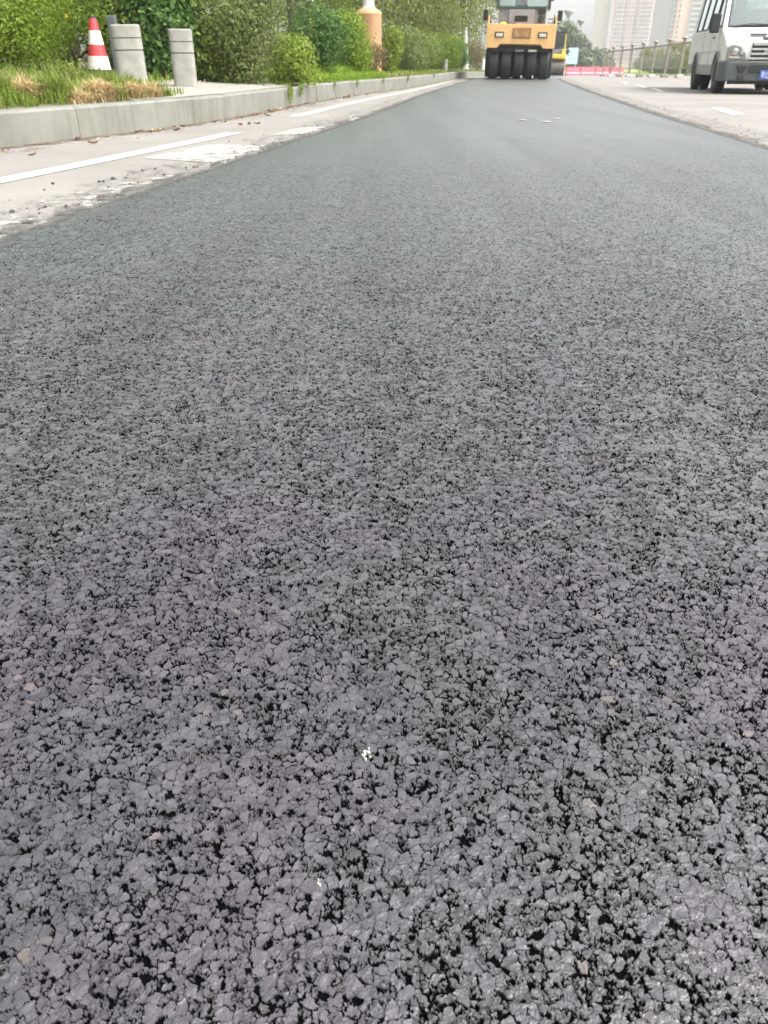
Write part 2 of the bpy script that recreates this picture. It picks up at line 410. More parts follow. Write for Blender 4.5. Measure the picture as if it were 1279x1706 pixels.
# granite kerb
KH = .27
q = N('kerb_stone'); c = q.mix(q.mr(q.noise(3, 5), .3, .7), (.165, .168, .142), (.225, .227, .195))
c = q.mix(q.mr(q.noise(220, 3, .8), .5, .7, 0, .5), c, (.15, .15, .145))
st = q.n('ShaderNodeMapping'); q.l(q.co, st.inputs[0]); st.inputs['Scale'].default_value = (7, 7, .7)
c = q.mix(q.mr(q.noise(1, 5, .7, st.outputs[0]), .42, .72, 0, .6), c, (.12, .115, .09)); q.base(c); q.b.inputs['Roughness'].default_value = .75
q.bump(q.noise(300, 3), .001); KM = q.m
KD = pm('kerb_joint', (.12, .11, .10), .9)
def kerb_geo():
    mb = MB(); y = -2.
    pts = []
    while y < 200: pts.append((kerb_x(y), y)); y += .1 if y < 60 else 1.
    # arc-length blocks
    segs = []; acc = [pts[0]]; L = 0
    for a, b in zip(pts, pts[1:]):
        L += math.dist(a, b); acc.append(b)
        if L >= 1.0: segs.append(acc); acc = [b]; L = 0
    rr = random.Random(3)
    for sg in segs:
        dz = rr.uniform(-.004, .004); dx = rr.uniform(-.003, .003)
        a = Vector(sg[0]); b = Vector(sg[-1]); d = (b-a).normalized(); nrm = Vector((-d.y, d.x))
        a2 = a+d*.0014; b2 = b-d*.0014
        prof = [(0, -.1), (0, KH-.02), (.02, KH), (.27, KH), (.27, -.1)]
        vs = []
        for e in (a2, b2):
            for o, z in prof: q_ = e+nrm*(o+dx); vs.append((q_.x, q_.y, gz(e.y)+z+dz))
        n = len(prof)
        mb.add(vs, [tuple(range(n)), tuple(range(2*n-1, n-1, -1))]+[(i, i+n, (i+1) % n+n, (i+1) % n) for i in range(n)])
    return mb
tag(kerb_geo().build('kerb', KM), kind='structure')
def vprof(o):
    return .262+.045*min(o, 1.4)+.115*max(0, min(o, 3)-1.4)+.05*max(0, o-3)
def vz(x, y):
    o = max(0, (kerb_x(y)-x)*.96); return vprof(min(o, 20))+gz(y)
def knormal(y):
    d = Vector((kerb_x(y+.1)-kerb_x(y-.1), .2)).normalized(); return Vector((-d.y, d.x))
def verge():
    offs = [.05, .26, .33, .5, .8, 1.1, 1.4, 1.7, 2.1, 2.6, 3, 4, 6, 9, 14, 25, 60, 160]; vs = []; fs = []
    yy = list(np.arange(-2, 30, .5))+list(np.arange(30, 200, 4.))
    for y in yy:
        for o in offs:
            x = kerb_x(y)-o/.96; z = vprof(min(o, 20))+gz(y)
            if o > .3: z += mnoise.noise(Vector((x*1.3, y*1.3, 0)))*.025
            if o < .1: z -= .2
            elif o < .3: z -= .02
            vs.append((x, y, z))
    n = len(offs)
    for j in range(len(yy)-1):
        for i in range(n-1): k = j*n+i; fs.append((k, k+1, k+n+1, k+n))
    q = N('verge_soil'); c = q.mix(q.mr(q.noise(2, 5), .4, .6), (.13, .10, .065), (.09, .10, .04))
    c = q.mix(q.mr(q.noise(30, 4, .7), .55, .7, 0, .7), c, (.26, .20, .12)); q.base(c); q.b.inputs['Roughness'].default_value = 1
    q.bump(q.noise(25, 5), .03)
    tag(MB().add(vs, fs).build('verge', q.m), kind='structure')
verge()
# paved pad behind the kerb
PAV = pm('paving', (.27, .26, .225), .85, var=.14, vs=5, bump=.002, bs=80, dirt=.4, dcol=(.22, .2, .16))
def pad():
    vs = []; fs = []; yy = list(np.linspace(9.2, 17, 30)); offs = [.19, .5, .9, 1.3, 1.62]
    for y in yy:
        for o in offs:
            x = kerb_x(y)-o/.96; vs.append((x, y, vprof(o)+.014+(.02 if o > .2 else -.01)))
    n = len(offs)
    for j in range(len(yy)-1):
        for i in range(n-1): k = j*n+i; fs.append((k, k+1, k+n+1, k+n))
    tag(MB().add(vs, fs).build('pavement', PAV), kind='structure')
pad()

# ------------------------------------------------------------------ foliage
def unit(n):
    v = rng.normal(size=(n, 3)); return v/np.linalg.norm(v, axis=1, keepdims=True)
def leaves(name, pts, nrm, size, m, parent=None, asp=.45, jitter=.8, droop=0., sizes=None):
    n = len(pts); nn = nrm+unit(n)*jitter; nn /= np.linalg.norm(nn, axis=1, keepdims=True)
    a = np.cross(nn, unit(n)); a /= np.linalg.norm(a, axis=1, keepdims=True)+1e-9
    a[:, 2] -= droop; a /= np.linalg.norm(a, axis=1, keepdims=True)
    b = np.cross(nn, a); b /= np.linalg.norm(b, axis=1, keepdims=True)+1e-9
    s = (size*rng.uniform(.55, 1.35, n))[:, None]
    V = np.stack([pts-a*s*.5, pts+b*s*asp*.5+nn*s*.06, pts+a*s*.5, pts-b*s*asp*.5+nn*s*.06], 1).reshape(-1, 3)
    F = np.arange(4*n).reshape(n, 4)
    return link(name, mesh_np(name, V, F, m), parent)
def lobes_pts(lobes, n, shell=.55):
    w_ = np.array([l[3]*l[4] for l in lobes]); w_ = w_/w_.sum(); k = rng.choice(len(lobes), n, p=w_)
    u = unit(n); r = 1-rng.uniform(0, 1, n)**1.6*shell
    # clumping: push leaves into small tufts
    C = np.array([l[:3] for l in lobes])[k]; S = np.array([(l[3], l[3], l[4]) for l in lobes])[k]
    p = C+u*S*r[:, None]*(1+.18*np.sin(u[:, :1]*9+k[:, None])*np.cos(u[:, 1:2]*8+u[:, 2:3]*7))
    return p, u
BARK = pm('bark', (.11, .085, .06), .9, var=.3, vs=12, bump=.01, bs=30)
EXTRA = []
def kb(u, y0, wd, ht, marg=.32):
    y = y0
    while kerb_x(y)-at(u, y) < wd*y/y0*.36+marg and y < y0*2: y += .1
    return at(u, y), y, wd*y/y0, (ht-.10)*y/y0**1*.97
def at(u, y): return P(u, 120, y).x
def bush(name, x, y, wd, ht, m, n, leaf, label, cat='bush', group=None, asp=.45, base=None, nl=9, droop=0, dep=None, z=None, low=.15, spiky=0):
    z0 = vz(x, y)-.02 if z is None else z
    root = empty(name, (x, y, z0)); tag(root, label, cat, group)
    rr = random.Random(hash((round(x*10), round(y*10))) & 0xffff); L = []
    dep = dep or wd*.8
    for i in range(nl):
        a = rr.uniform(0, 2*PI); rad = rr.uniform(.1, .62); sz = rr.uniform(.24, .40)
        hh = rr.uniform(low, .80)*ht
        k = 1.05-.5*abs(hh/ht-.4)
        L.append((math.cos(a)*rad*wd/2*k, math.sin(a)*rad*dep/2*k, hh, sz*wd*.62, min(sz*ht*.85, ht-hh)))
    L.append((0, 0, ht*.5, wd*.36, ht*.46))
    p, u = lobes_pts(L, n); ok = p[:, 2] > .01; p = p[ok]; u = u[ok]
    mb = MB()
    for i in range(7):
        l = L[i % len(L)]; mb.tube([(rr.uniform(-.05, .05)*wd, rr.uniform(-.05, .05)*wd, 0), (l[0]*.5, l[1]*.5, l[2]*.5), (l[0]*.9, l[1]*.9, l[2]*1.05)], [.02, .014, .006], 5)
    if spiky:
        ps = []; 
        for i in range(spiky):
            a = rr.uniform(0, 2*PI); r = rr.uniform(.1, .95)*wd*.48; h0 = ht*rr.uniform(.75, .95); h1 = ht*rr.uniform(1.05, 1.3)
            b0 = Vector((math.cos(a)*r*.8, math.sin(a)*r*.8, h0*.8)); b1 = Vector((math.cos(a)*r*1.15, math.sin(a)*r*1.15, h1))
            mb.tube([b0, b1], [.006, .003], 4)
            for j in range(14): ps.append(b0.lerp(b1, rr.uniform(.2, 1)))
        ps = np.array(ps)+rng.normal(size=(len(ps), 3))*.025
        p = np.concatenate([p, ps]); u = np.concatenate([u, unit(len(ps))])
    leaves('leaves', p, u, leaf, m, root, asp, droop=droop)
    mb.build('branches', BARK, root)
    return root
def tree(name, x, y, ht, cw, m, n, leaf, label, group=None, crown0=.35, trunk=.12, tm=None, z=None, cat='tree', droop=.3, nl=14, asp=.4):
    z0 = vz(x, y)-.03 if z is None else z
    root = empty(name, (x, y, z0)); tag(root, label, cat, group)
    rr = random.Random(int(abs(x)*131+y*17)); mb = MB(); pts = []; px_, py_ = 0, 0
    for i in range(7):
        pts.append((px_, py_, ht*.8*i/6)); px_ += rr.uniform(-.05, .05)*ht*.25; py_ += rr.uniform(-.05, .05)*ht*.25
    mb.tube(pts, [trunk*(1.25 if i == 0 else 1-.12*i) for i in range(7)], 9)
    mb.build('trunk', tm or BARK, root, smooth=True)
    L = []; lb = MB()
    for i in range(nl):
        a = rr.uniform(0, 2*PI); hh = ht*(crown0+(1-crown0)*rr.uniform(.05, .9)); k = math.sin(PI*min(1, max(.15, (hh/ht-crown0)/(1-crown0)*.8+.2)))
        rad = cw/2*rr.uniform(.25, .8)*k; s = rr.uniform(.16, .27)*cw
        L.append((math.cos(a)*rad, math.sin(a)*rad, hh, s, s*rr.uniform(.6, .95)))
        t0 = Vector(pts[min(5, 1+i % 5)]); t1 = Vector(L[-1][:3])
        mid = t0.lerp(t1, .5)+Vector((0, 0, .05*ht)); lb.tube([t0, mid, t1], [trunk*.42, trunk*.25, trunk*.08], 6)
    lb.build('limbs', tm if False else BARK, root)
    p, u = lobes_pts(L, n, .7); leaves('crown', p, u, leaf, m, root, asp, droop=droop)
    return root

LM = {
 'bright': leafmat('leaf_bright', (.11, .20, .018), (.26, .36, .035), trans=.42),
 'mid': leafmat('leaf_mid', (.085, .145, .018), (.21, .28, .045), trans=.42),
 'dark': leafmat('leaf_dark', (.035, .095, .018), (.10, .19, .035)),
 'olive': leafmat('leaf_olive', (.11, .14, .03), (.23, .26, .075), trans=.42),
 'grey': leafmat('leaf_greygreen', (.085, .135, .03), (.23, .28, .085)),
 'yellow': leafmat('leaf_yellowgreen', (.12, .19, .02), (.26, .34, .04)),
 'brown': leafmat('leaf_russet', (.16, .09, .03), (.34, .20, .07), trans=.25),
 'reddish': leafmat('leaf_brownish', (.10, .10, .04), (.20, .15, .07)),
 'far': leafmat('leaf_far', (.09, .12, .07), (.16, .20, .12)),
}

flower_m = leafmat('petal_yellow', (.75, .38, .02), (.85, .62, .05), trans=.4)
def flowers(par, n, rx, rz_):
    vs = [(0, 0, 0)]; fs = []
    for k in range(6):
        a = PI*k/3; vs += [(.018*math.cos(a-.35), .018*math.sin(a-.35), .004), (.030*math.cos(a), .030*math.sin(a), .008), (.018*math.cos(a+.35), .018*math.sin(a+.35), .004)]
        fs.append((0, 3*k+1, 3*k+2, 3*k+3))
    me = MB().add(vs, fs).mesh('flower', flower_m); rf = random.Random(n)
    for i in range(n):
        a = rf.uniform(PI*1.05, PI*1.95); e = rf.uniform(-.4, .9)
        o = link('flower', me, par); o.location = (rx*math.cos(a)*math.cos(e), rx*.9*math.sin(a)*math.cos(e), .8+rz_*math.sin(e)); o.rotation_euler = (rf.uniform(.6, 1.6), rf.uniform(-.5, .5), 0)
b = bush('flowering_shrub', at(20, 12.6), 12.6, 2.3, 1.6, LM['bright'], 24000, .055, 'bright green feathery shrub with yellow flowers at the left end of the verge', 'shrub', asp=.3, nl=12, spiky=10)
flowers(b, 34, 1.0, .7)
b = bush('flowering_shrub', at(120, 13.8), 13.8, 2.2, 1.65, LM['bright'], 22000, .055, 'bright green leafy shrub with a few yellow flowers behind the striped cone', 'shrub', asp=.3, nl=12)
flowers(b, 18, .95, .75)
bush('shrub', at(-90, 11.5), 11.5, 2.0, 1.4, LM['mid'], 8000, .055, 'green shrub at the extreme left edge of the verge', 'shrub')
bush('shrub', at(205, 14.0), 14.0, 1.7, 1.6, LM['mid'], 8500, .07, 'mid green shrub standing behind the thicker stone bollard', 'shrub')
bush('broadleaf_shrub', at(270, 13.9), 13.9, 1.6, 1.55, LM['dark'], 6500, .095, 'dark green broad leaved shrub between and behind the two stone bollards', 'shrub', asp=.5)
bush('broadleaf_shrub', at(345, 14.6), 14.6, 1.8, 1.75, LM['mid'], 8500, .085, 'tall leafy shrub just right of the slimmer stone bollard', 'shrub', asp=.42)
bush('weedy_bush', at(420, 14.2), 14.2, 1.75, 1.6, LM['grey'], 12000, .06, 'large grey green weedy bush overhanging the kerb beyond the bollards', 'bush', asp=.35, nl=14, spiky=14)
bush('light_shrub', at(487, 15.1), 15.1, 1.35, .80, LM['yellow'], 8000, .06, 'small bright lime green shrub at the kerb beside the weedy bush', 'shrub', asp=.35, low=.04, spiky=7, nl=13)
bush('round_bush', *kb(525, 18.5, 1.9, 1.55), LM['dark'], 12000, .06, 'dark green rounded bush between the weedy bush and the orange pedestal', 'bush', asp=.5, nl=13)
bush('light_shrub', *kb(580, 18.2, 1.5, 1.35), LM['bright'], 10500, .06, 'fresh green leafy shrub directly left of the orange pedestal', 'shrub')
bush('dry_shrub', *kb(612, 17.9, 1.2, .72), LM['reddish'], 6000, .05, 'russet brown dried shrub at the foot of the orange pedestal', 'shrub', low=.1)
bush('round_bush', *kb(678, 24., 2.0, 1.25, .2), LM['grey'], 12000, .06, 'grey green rounded bush just right of the orange pedestal', 'bush', asp=.5, nl=12)
bush('light_shrub', *kb(645, 26.5, 1.3, 1.5), LM['yellow'], 4000, .075, 'tall yellow green shrub behind the grey green round bush', 'shrub', spiky=8)
for u, y, wd, ht, mk, lab in ((722, 29, 1.8, 1.25, 'mid', 'green shrub beside the small pale stone post'), (741, 33.5, 1.9, 1.35, 'bright', 'light green shrub behind the small pale stone post'),
    (758, 34, 1.6, 1.2, 'dark', 'dark green shrub under the pale tree trunk'), (776, 37, 2.2, 1.3, 'reddish', 'brownish green shrub near the big yellow roller'),
    (795, 41, 2.4, 1.4, 'olive', 'olive shrub right beside the tyre of the big roller'), (700, 35, 2.4, 1.7, 'mid', 'green shrub under the willow like trees')):
    bush('roadside_shrub', *kb(u, y, wd, ht, .12), LM[mk], 6500, .085, lab, 'shrub', 'shrubs along the far kerb')
# background trees on the left
tr_spec = [(-60, 20, 6, 5, 'bright'), (60, 19, 6.5, 5, 'mid'), (170, 21, 7, 5.5, 'bright'), (270, 19.5, 6.5, 5, 'mid'), (370, 22, 7, 5.5, 'mid'), (455, 25, 7, 5, 'dark'), (520, 28, 8, 6, 'mid'),
           (585, 32, 8, 6, 'olive'), (640, 36, 8, 6.5, 'olive'), (683, 40, 8, 6.5, 'olive'), (712, 47, 8, 7, 'olive'), (738, 54, 9, 8, 'mid'), (760, 62, 9, 8, 'olive'), (783, 70, 9, 8, 'olive'), (560, 45, 9, 9, 'dark'), (640, 60, 10, 10, 'mid'), (705, 75, 10, 10, 'olive')]
labs = ['leftmost bright green tree behind the flowering shrubs', 'green tree behind the left flowering shrub', 'bright green tree behind the striped cone', 'green tree behind the stone bollards',
 'green tree behind the tall leafy shrub', 'dark green tree behind the grey green weedy bush', 'green tree above the dark rounded bush', 'olive tree just left of the white lamp pole', 'olive tree just right of the white lamp pole',
 'olive tree with drooping boughs above the grey green bush', 'olive drooping tree left of the pale trunk', 'green tree behind the pale trunk', 'olive tree right of the pale trunk', 'olive tree nearest the big yellow roller',
 'large dark tree filling the gap behind the round bush', 'large green tree far behind the orange pedestal', 'large olive tree far behind the drooping trees']
for (u, y, ht, cw, mk), lb_ in zip(tr_spec, labs):
    tree('tree', at(u, y)-.6, y, ht, cw, LM[mk], 9000, .13 if y < 30 else .19, lb_, 'trees behind the verge', crown0=.13, trunk=.13, droop=.5, nl=18)
WHITEBARK = pm('pale_bark', (.60, .60, .55), .8, var=.15, vs=6, bump=.01, bs=20)
tree('pale_trunk_tree', at(775, 53), 53, 7.5, 2.8, LM['olive'], 2500, .16, 'tree with whitewashed pale trunk standing left of the big roller', None, .45, .17, WHITEBARK)
for u, y in ((544, 24.5), (566, 25.5), (672, 34)):
    pass

# grass
def blades(name, spots, m, label, hscale=1.0, lean=.35, wdt=.006):
    V = []; 
    P0 = []; H_ = []; 
    for (x0, x1, y0, y1, n, hh) in spots:
        xs = rng.uniform(x0, x1, n); ys_ = rng.uniform(y0, y1, n)
        rnd = abs((x1-x0)-(y1-y0)) < 1e-6; cx, cy, rad = (x0+x1)/2, (y0+y1)/2, (x1-x0)/2
        if rnd: xs = rng.normal(cx, rad*.62, n); ys_ = rng.normal(cy, rad*.62, n)
        for x, y in zip(xs, ys_):
            if kerb_x(y)-x < .27: continue
            k = 1. if not rnd else 1.25*math.exp(-((x-cx)**2+(y-cy)**2)/(2*(rad*.95)**2))
            P0.append((x, y, vz(x, y)-.01)); H_.append(hh*k*rng.uniform(.5, 1.2))
    P0 = np.array(P0); H_ = np.array(H_)*hscale; n = len(P0)
    a = rng.uniform(0, 2*PI, n); d = np.stack([np.cos(a), np.sin(a), np.zeros(n)], 1); s = np.stack([-np.sin(a), np.cos(a), np.zeros(n)], 1)
    up = np.array([0, 0, 1.]); ln = rng.uniform(.1, 1, n)[:, None]*lean*2; wd = (wdt*rng.uniform(.6, 1.4, n))[:, None]
    h = H_[:, None]
    A = P0-s*wd; B = P0+s*wd; C = P0+up*h*.6+d*h*ln*.35+s*wd*.8; D = P0+up*h*.6+d*h*ln*.35-s*wd*.8; E = P0+up*h*(1-ln*.35)+d*h*ln
    V = np.stack([A, B, C, D, E], 1).reshape(-1, 3); b_ = np.arange(n)*5
    q4 = np.stack([b_, b_+1, b_+2, b_+3], 1); q3 = np.stack([b_+3, b_+2, b_+4, b_+4], 1)
    # top triangle stored as separate tri mesh via from_pydata-free route: use quads with narrow tip
    V2 = np.stack([A, B, C, D, D, C, E+s*wd*.1, E-s*wd*.1], 1).reshape(-1, 3); F = np.arange(8*n).reshape(2*n, 4)
    o = link(name, mesh_np(name, V2, F, m)); tag(o, kind='stuff')
    o['label'] = label; o['category'] = 'grass'; return o
def kspots(y0, y1, o0, o1, dens, hh, step=.4):
    out = []; y = y0
    while y < y1:
        kx = kerb_x(y+step/2); out.append((kx-o1, kx-o0, y, y+step, int(dens*step*(o1-o0)), hh)); y += step
    return out
GM = leafmat('grass_green', (.10, .17, .02), (.24, .32, .05), (.30, .24, .10)); DM = leafmat('grass_dry', (.44, .33, .16), (.62, .49, .28), trans=.2)
GB = leafmat('grass_bright', (.14, .25, .02), (.28, .40, .04))
def clump(x, y, r, n, hh): return (x-r, x+r, y-r, y+r, n, hh)
sp = kspots(5, 10.4, .3, 1.6, 800, .14)+kspots(5, 40, 1.5, 3.0, 260, .16)
sp += [clump(-3.75, 7.9, .18, 1200, .26), clump(-3.5, 8.0, .14, 900, .24), clump(-3.25, 8.6, .2, 1400, .22), clump(-2.95, 9.5, .25, 1500, .22), clump(-2.7, 9.1, .15, 700, .16), clump(-2.66, 10.0, .2, 1500, .15), clump(-3.0, 10.3, .25, 1300, .16), clump(-2.85, 9.9, .2, 900, .2)]
sp += kspots(14.5, 60, .26, 1.2, 330, .12)
blades('grass', sp, GM, 'green grass growing on the verge behind the kerb')
sp = kspots(14.9, 23, .24, .9, 1500, .17)+kspots(15.2, 24, .7, 1.7, 1300, .28)
blades('tall_grass', sp, GB, 'tall bright green grass between the bushes and the kerb')
sp = [clump(-3.42, 8.35, .12, 900, .22), clump(-2.92, 9.0, .2, 1700, .19), clump(-2.72, 9.45, .18, 1600, .17), clump(-2.6, 9.8, .16, 1200, .15), clump(-3.6, 7.5, .12, 500, .15), clump(-3.0, 8.6, .2, 1000, .12), clump(-3.9, 8.3, .2, 900, .3)]
sp += kspots(12.5, 18, 1.2, 2., 120, .09)+kspots(23, 60, .3, 1.0, 40, .12)
blades('dry_grass', sp, DM, 'straw coloured dry grass tufts behind the kerb', lean=.7)
# wiry stems in the verge
for u, y, hgt in ((112, 11.2, .32), (128, 11.3, .28), (85, 10.9, .26)):
    x = at(u, y); root = empty('wild_plant', (x, y, vz(x, y))); tag(root, {112: 'tall pale green weed left of the striped cone', 128: 'pale green weed directly beside the striped cone', 85: 'small weed in the dry grass well left of the cone'}[u], 'weed', 'weeds in the dry grass')
    mb = MB(); ps = []
    for k in range(6):
        a = random.uniform(0, 6.28); e = Vector((math.cos(a)*.12, math.sin(a)*.12, hgt*random.uniform(.7, 1.1))); mb.tube([(0, 0, 0), e*.55+Vector((0, 0, .04)), e], [.004, .003, .002], 4)
        for j in range(14): ps.append(e*random.uniform(.4, 1))
    mb.build('stem', pm('weed_stem', (.16, .2, .06), .8), root); ps = np.array(ps)+rng.normal(size=(len(ps), 3))*.015
    leaves('leaves', ps, unit(len(ps)), .05, LM['yellow'], root, .3)
# trailing weeds over the kerb
for i, (y, ln, n) in enumerate(((14.0, .25, 520), (14.7, .16, 260), (17.3, .12, 60), (19.2, .14, 80), (21.6, .13, 70), (24.5, .17, 120), (29.5, .12, 90))):
    kx = kerb_x(y); root = empty('trailing_weed', (kx, y, KH))
    tag(root, ['longest green weed trailing down the kerb below the weedy bush', 'short green weed trailing over the kerb right of the longest one', 'small weed hanging over the kerb by the bright grass',
        'second small weed hanging over the kerb by the bright grass', 'weed hanging over the kerb below the orange pedestal', 'dark weed hanging over the kerb below the grey green bush', 'farthest weed hanging over the kerb'][i], 'weed', 'weeds hanging over the kerb')
    t = rng.uniform(-.15, 1, n); ps = np.stack([np.where(t > 0, .02, -.1*rng.uniform(0, 1, n))+rng.uniform(0, .03, n), rng.normal(size=n)*(.16 if n > 200 else .09), .02-np.maximum(t, 0)*ln*rng.uniform(.3, 1, n)+np.where(t < 0, .03, 0)], 1)
    leaves('leaves', ps, unit(n), .035, LM['olive' if i > 4 else 'mid'], root, .4)
    MB().tube([(-.1, 0, .01), (.012, 0, .015), (.014, .02, -ln)], .003, 4).build('stem', BARK, root)

# ------------------------------------------------------------------ bollards, cone, pedestal
STONE = pm('bollard_stone', (.29, .288, .255), .85, var=.14, vs=7, bump=.004, bs=90, dirt=.55, dcol=(.30, .28, .23)); GROOVE = pm('groove_dark', (.10, .10, .095), .9)
def bollard(x, y, r, h, label, tilt):
    root = empty('stone_bollard', (x, y, vz(x, y)-.02)); root.rotation_euler = tilt; tag(root, label, 'bollard', 'stone bollards on the verge')
    g1, g2 = h*.80, h*.62
    prof = [(r*1.0, -.1), (r*1.0, g2-.012), (r*.94, g2-.008), (r*.94, g2+.004), (r, g2+.008), (r, g1-.008), (r*.94, g1-.004), (r*.94, g1+.004), (r, g1+.008), (r, h-.012), (r-.012, h), (0.0001, h+.001)]
    def square(mb):
        out = []
        for x_, y_, z_ in mb.v:
            R_ = math.hypot(x_, y_)
            if R_ > 1e-3:
                a_ = math.atan2(y_, x_); k_ = (abs(math.cos(a_))**5+abs(math.sin(a_))**5)**(-1/5); x_, y_ = x_*k_, y_*k_
            out.append((x_, y_, z_))
        mb.v = out; return mb
    square(MB().lathe(prof, 72)).build('post', STONE, root, smooth=True)
    for g in (g1, g2-.002): square(MB().lathe([(r*.945, g-.005), (r*.952, g), (r*.945, g+.005)], 72)).build('groove_band', GROOVE, root)
    return root
bollard(-3.29, 11.6, .182, .73, 'thicker grey stone bollard beside the striped traffic cone', (0, R(-1), R(14)))
bollard(-2.72, 12.1, .152, .72, 'slimmer grey stone bollard standing alone before the dark shrub', (0, 0, R(10)))
# grey plate edge behind left bollard top
RED = pm('cone_red', (.58, .06, .065), .45, var=.1); WHT = pm('cone_white', (.80, .78, .68), .5, var=.06, dirt=.2); BLK = pm('rubber_black', (.035, .035, .035), .7)
def cone():
    x, y = -4.23, 13.2; z = vz(x, y); H_ = .77; root = empty('traffic_cone', (x, y, z-.02)); root.rotation_euler = (0, R(1.5), 0)
    tag(root, 'red and white striped traffic cone in the grass beside the stone bollard', 'traffic cone')
    rad = lambda h: .185+(.045-.185)*h/H_
    MB().box((0, 0, .02), (.44, .44, .045)).build('base', BLK, root, .01)
    def band(a, b, m, nm, e=0): MB().lathe([(rad(a)+e, a), (rad(b)+e, b)], 36).build(nm, m, root, smooth=True)
    band(.045, .10, BLK, 'skirt'); band(.10, .27, WHT, 'white_band', .002); band(.27, .415, RED, 'red_band'); band(.415, .59, WHT, 'white_band', .002); band(.59, .74, RED, 'red_band')
    MB().lathe([(rad(.74)+.001, .74), (rad(.77)+.002, .765), (.03, .775), (.0001, .776)], 24).build('cap', BLK, root)
cone()
bx_ = MB().box((0, 0, .45), (.11, .12, .84)); o = bx_.build('marker_post', pm('dark_grey_plastic', (.09, .10, .10), .7), None, .01)
xx = at(199, 12.6); o.location = (xx, 12.6, vz(xx, 12.6)-.08); tag(o, 'dark grey square post just showing behind the thicker stone bollard', 'post')
ORG = pm('orange_paint', (.50, .27, .145), .7, var=.08, vs=4, dirt=.25, dcol=(.38, .21, .12)); WP = pm('white_paint', (.70, .71, .68), .45, var=.05, dirt=.15)
def pedestal():
    x = P(614, 60, 26).x; y = 26; z = vz(x, y)-.05; root = empty('lamp_column', (x, y, z)); tag(root, 'orange lamp column pedestal carrying a white pole among the bushes', 'lamp post')
    hh = P(613, 15, 26).z-z; K = 1.27
    MB().lathe([(r_*K, h_) for r_, h_ in ((.32, 0), (.32, .12), (.29, .14), (.29, hh-.14), (.295, hh-.12), (.285, hh-.09), (.24, hh-.03), (.20, hh))], 40).build('pedestal', ORG, root, smooth=True)
    MB().tube([(0, 0, hh-.01), (0, 0, 4), (0, 0, 8)], [.165, .14, .08], 20).build('pole', WP, root, smooth=True)
    MB().lathe([(.20, 0), (.20, .03), (.17, .05)], 24, (0, 0, hh-.002)).build('collar', WP, root)
    MB().tube([(0, 0, 7.9), (.6, 0, 8.3), (1.6, -.1, 8.45)], .04, 8).build('arm', WP, root)
    MB().box((1.75, -.1, 8.44), (.6, .22, .1)).build('lamp_head', WP, root, .03)
pedestal()
# small pale stone post far along the kerb
x = at(741, 37); y = 37; o = MB().lathe([(.11, 0), (.10, .30), (.088, .31), (.088, .33), (.10, .34), (.10, .45), (.09, .46), (0.001, .46)], 20).build('stone_post', STONE, None, smooth=True)
o.location = (x, y, vz(x, y)-.02); tag(o, 'small pale stone post among the far roadside shrubs', 'bollard')
o2 = MB().lathe([(.10, 0), (.10, .95), (.09, .97), (.0001, .97)], 20).build('white_post', WP, None, smooth=True); o2.location = (at(804, 61), 61, vz(at(804, 61), 61)-.1); tag(o2, 'short white post just left of the big roller', 'post')

# ------------------------------------------------------------------ vehicles
YEL = pm('roller_yellow', (.74, .46, .19), .4, var=.05, vs=2, dirt=.3); YEL2 = pm('roller_lemon', (.74, .56, .08), .4, var=.05, dirt=.15)
TYRE = pm('tyre_rubber', (.020, .021, .021), .62, var=.3, vs=9, dirt=.35, dcol=(.05, .05, .048)); DKM = pm('chassis_black', (.018, .018, .018), .6)
GRYM = pm('engine_grey', (.19, .20, .21), .55, var=.1, vs=6); CABD = pm('cab_frame', (.045, .075, .07), .4); LAMP = pm('lamp_lens', (.62, .55, .48), .12, var=.1, vs=40)
PLATE = pm('brown_plate', (.33, .17, .07), .5, var=.25, vs=9); CHR = pm('chrome', (.6, .6, .58), .2, .9)
def glassmat(name, tint=(.75, .85, .82), mixv=.5):
    q = N(name); g = q.n('ShaderNodeBsdfGlossy'); g.inputs['Roughness'].default_value = .03; g.inputs['Color'].default_value = (.9, .95, .95, 1)
    t = q.n('ShaderNodeBsdfTransparent'); t.inputs['Color'].default_value = tint+(1,)
    mx = q.n('ShaderNodeMixShader'); fr = q.n('ShaderNodeFresnel'); fr.inputs['IOR'].default_value = 1.5
    q.l(q.mr(fr.outputs[0], 0, .5, mixv*.3, 1., False), mx.inputs[0]); q.l(t.outputs[0], mx.inputs[1]); q.l(g.outputs[0], mx.inputs[2]); q.l(mx.outputs[0], q.out.inputs['Surface']); return q.m
GLS = glassmat('clear_glass', (.92, .98, .95), .9); GLV = glassmat('windscreen_glass', (.50, .56, .54), .12); GLD = glassmat('tinted_glass', (.26, .32, .32), .45)

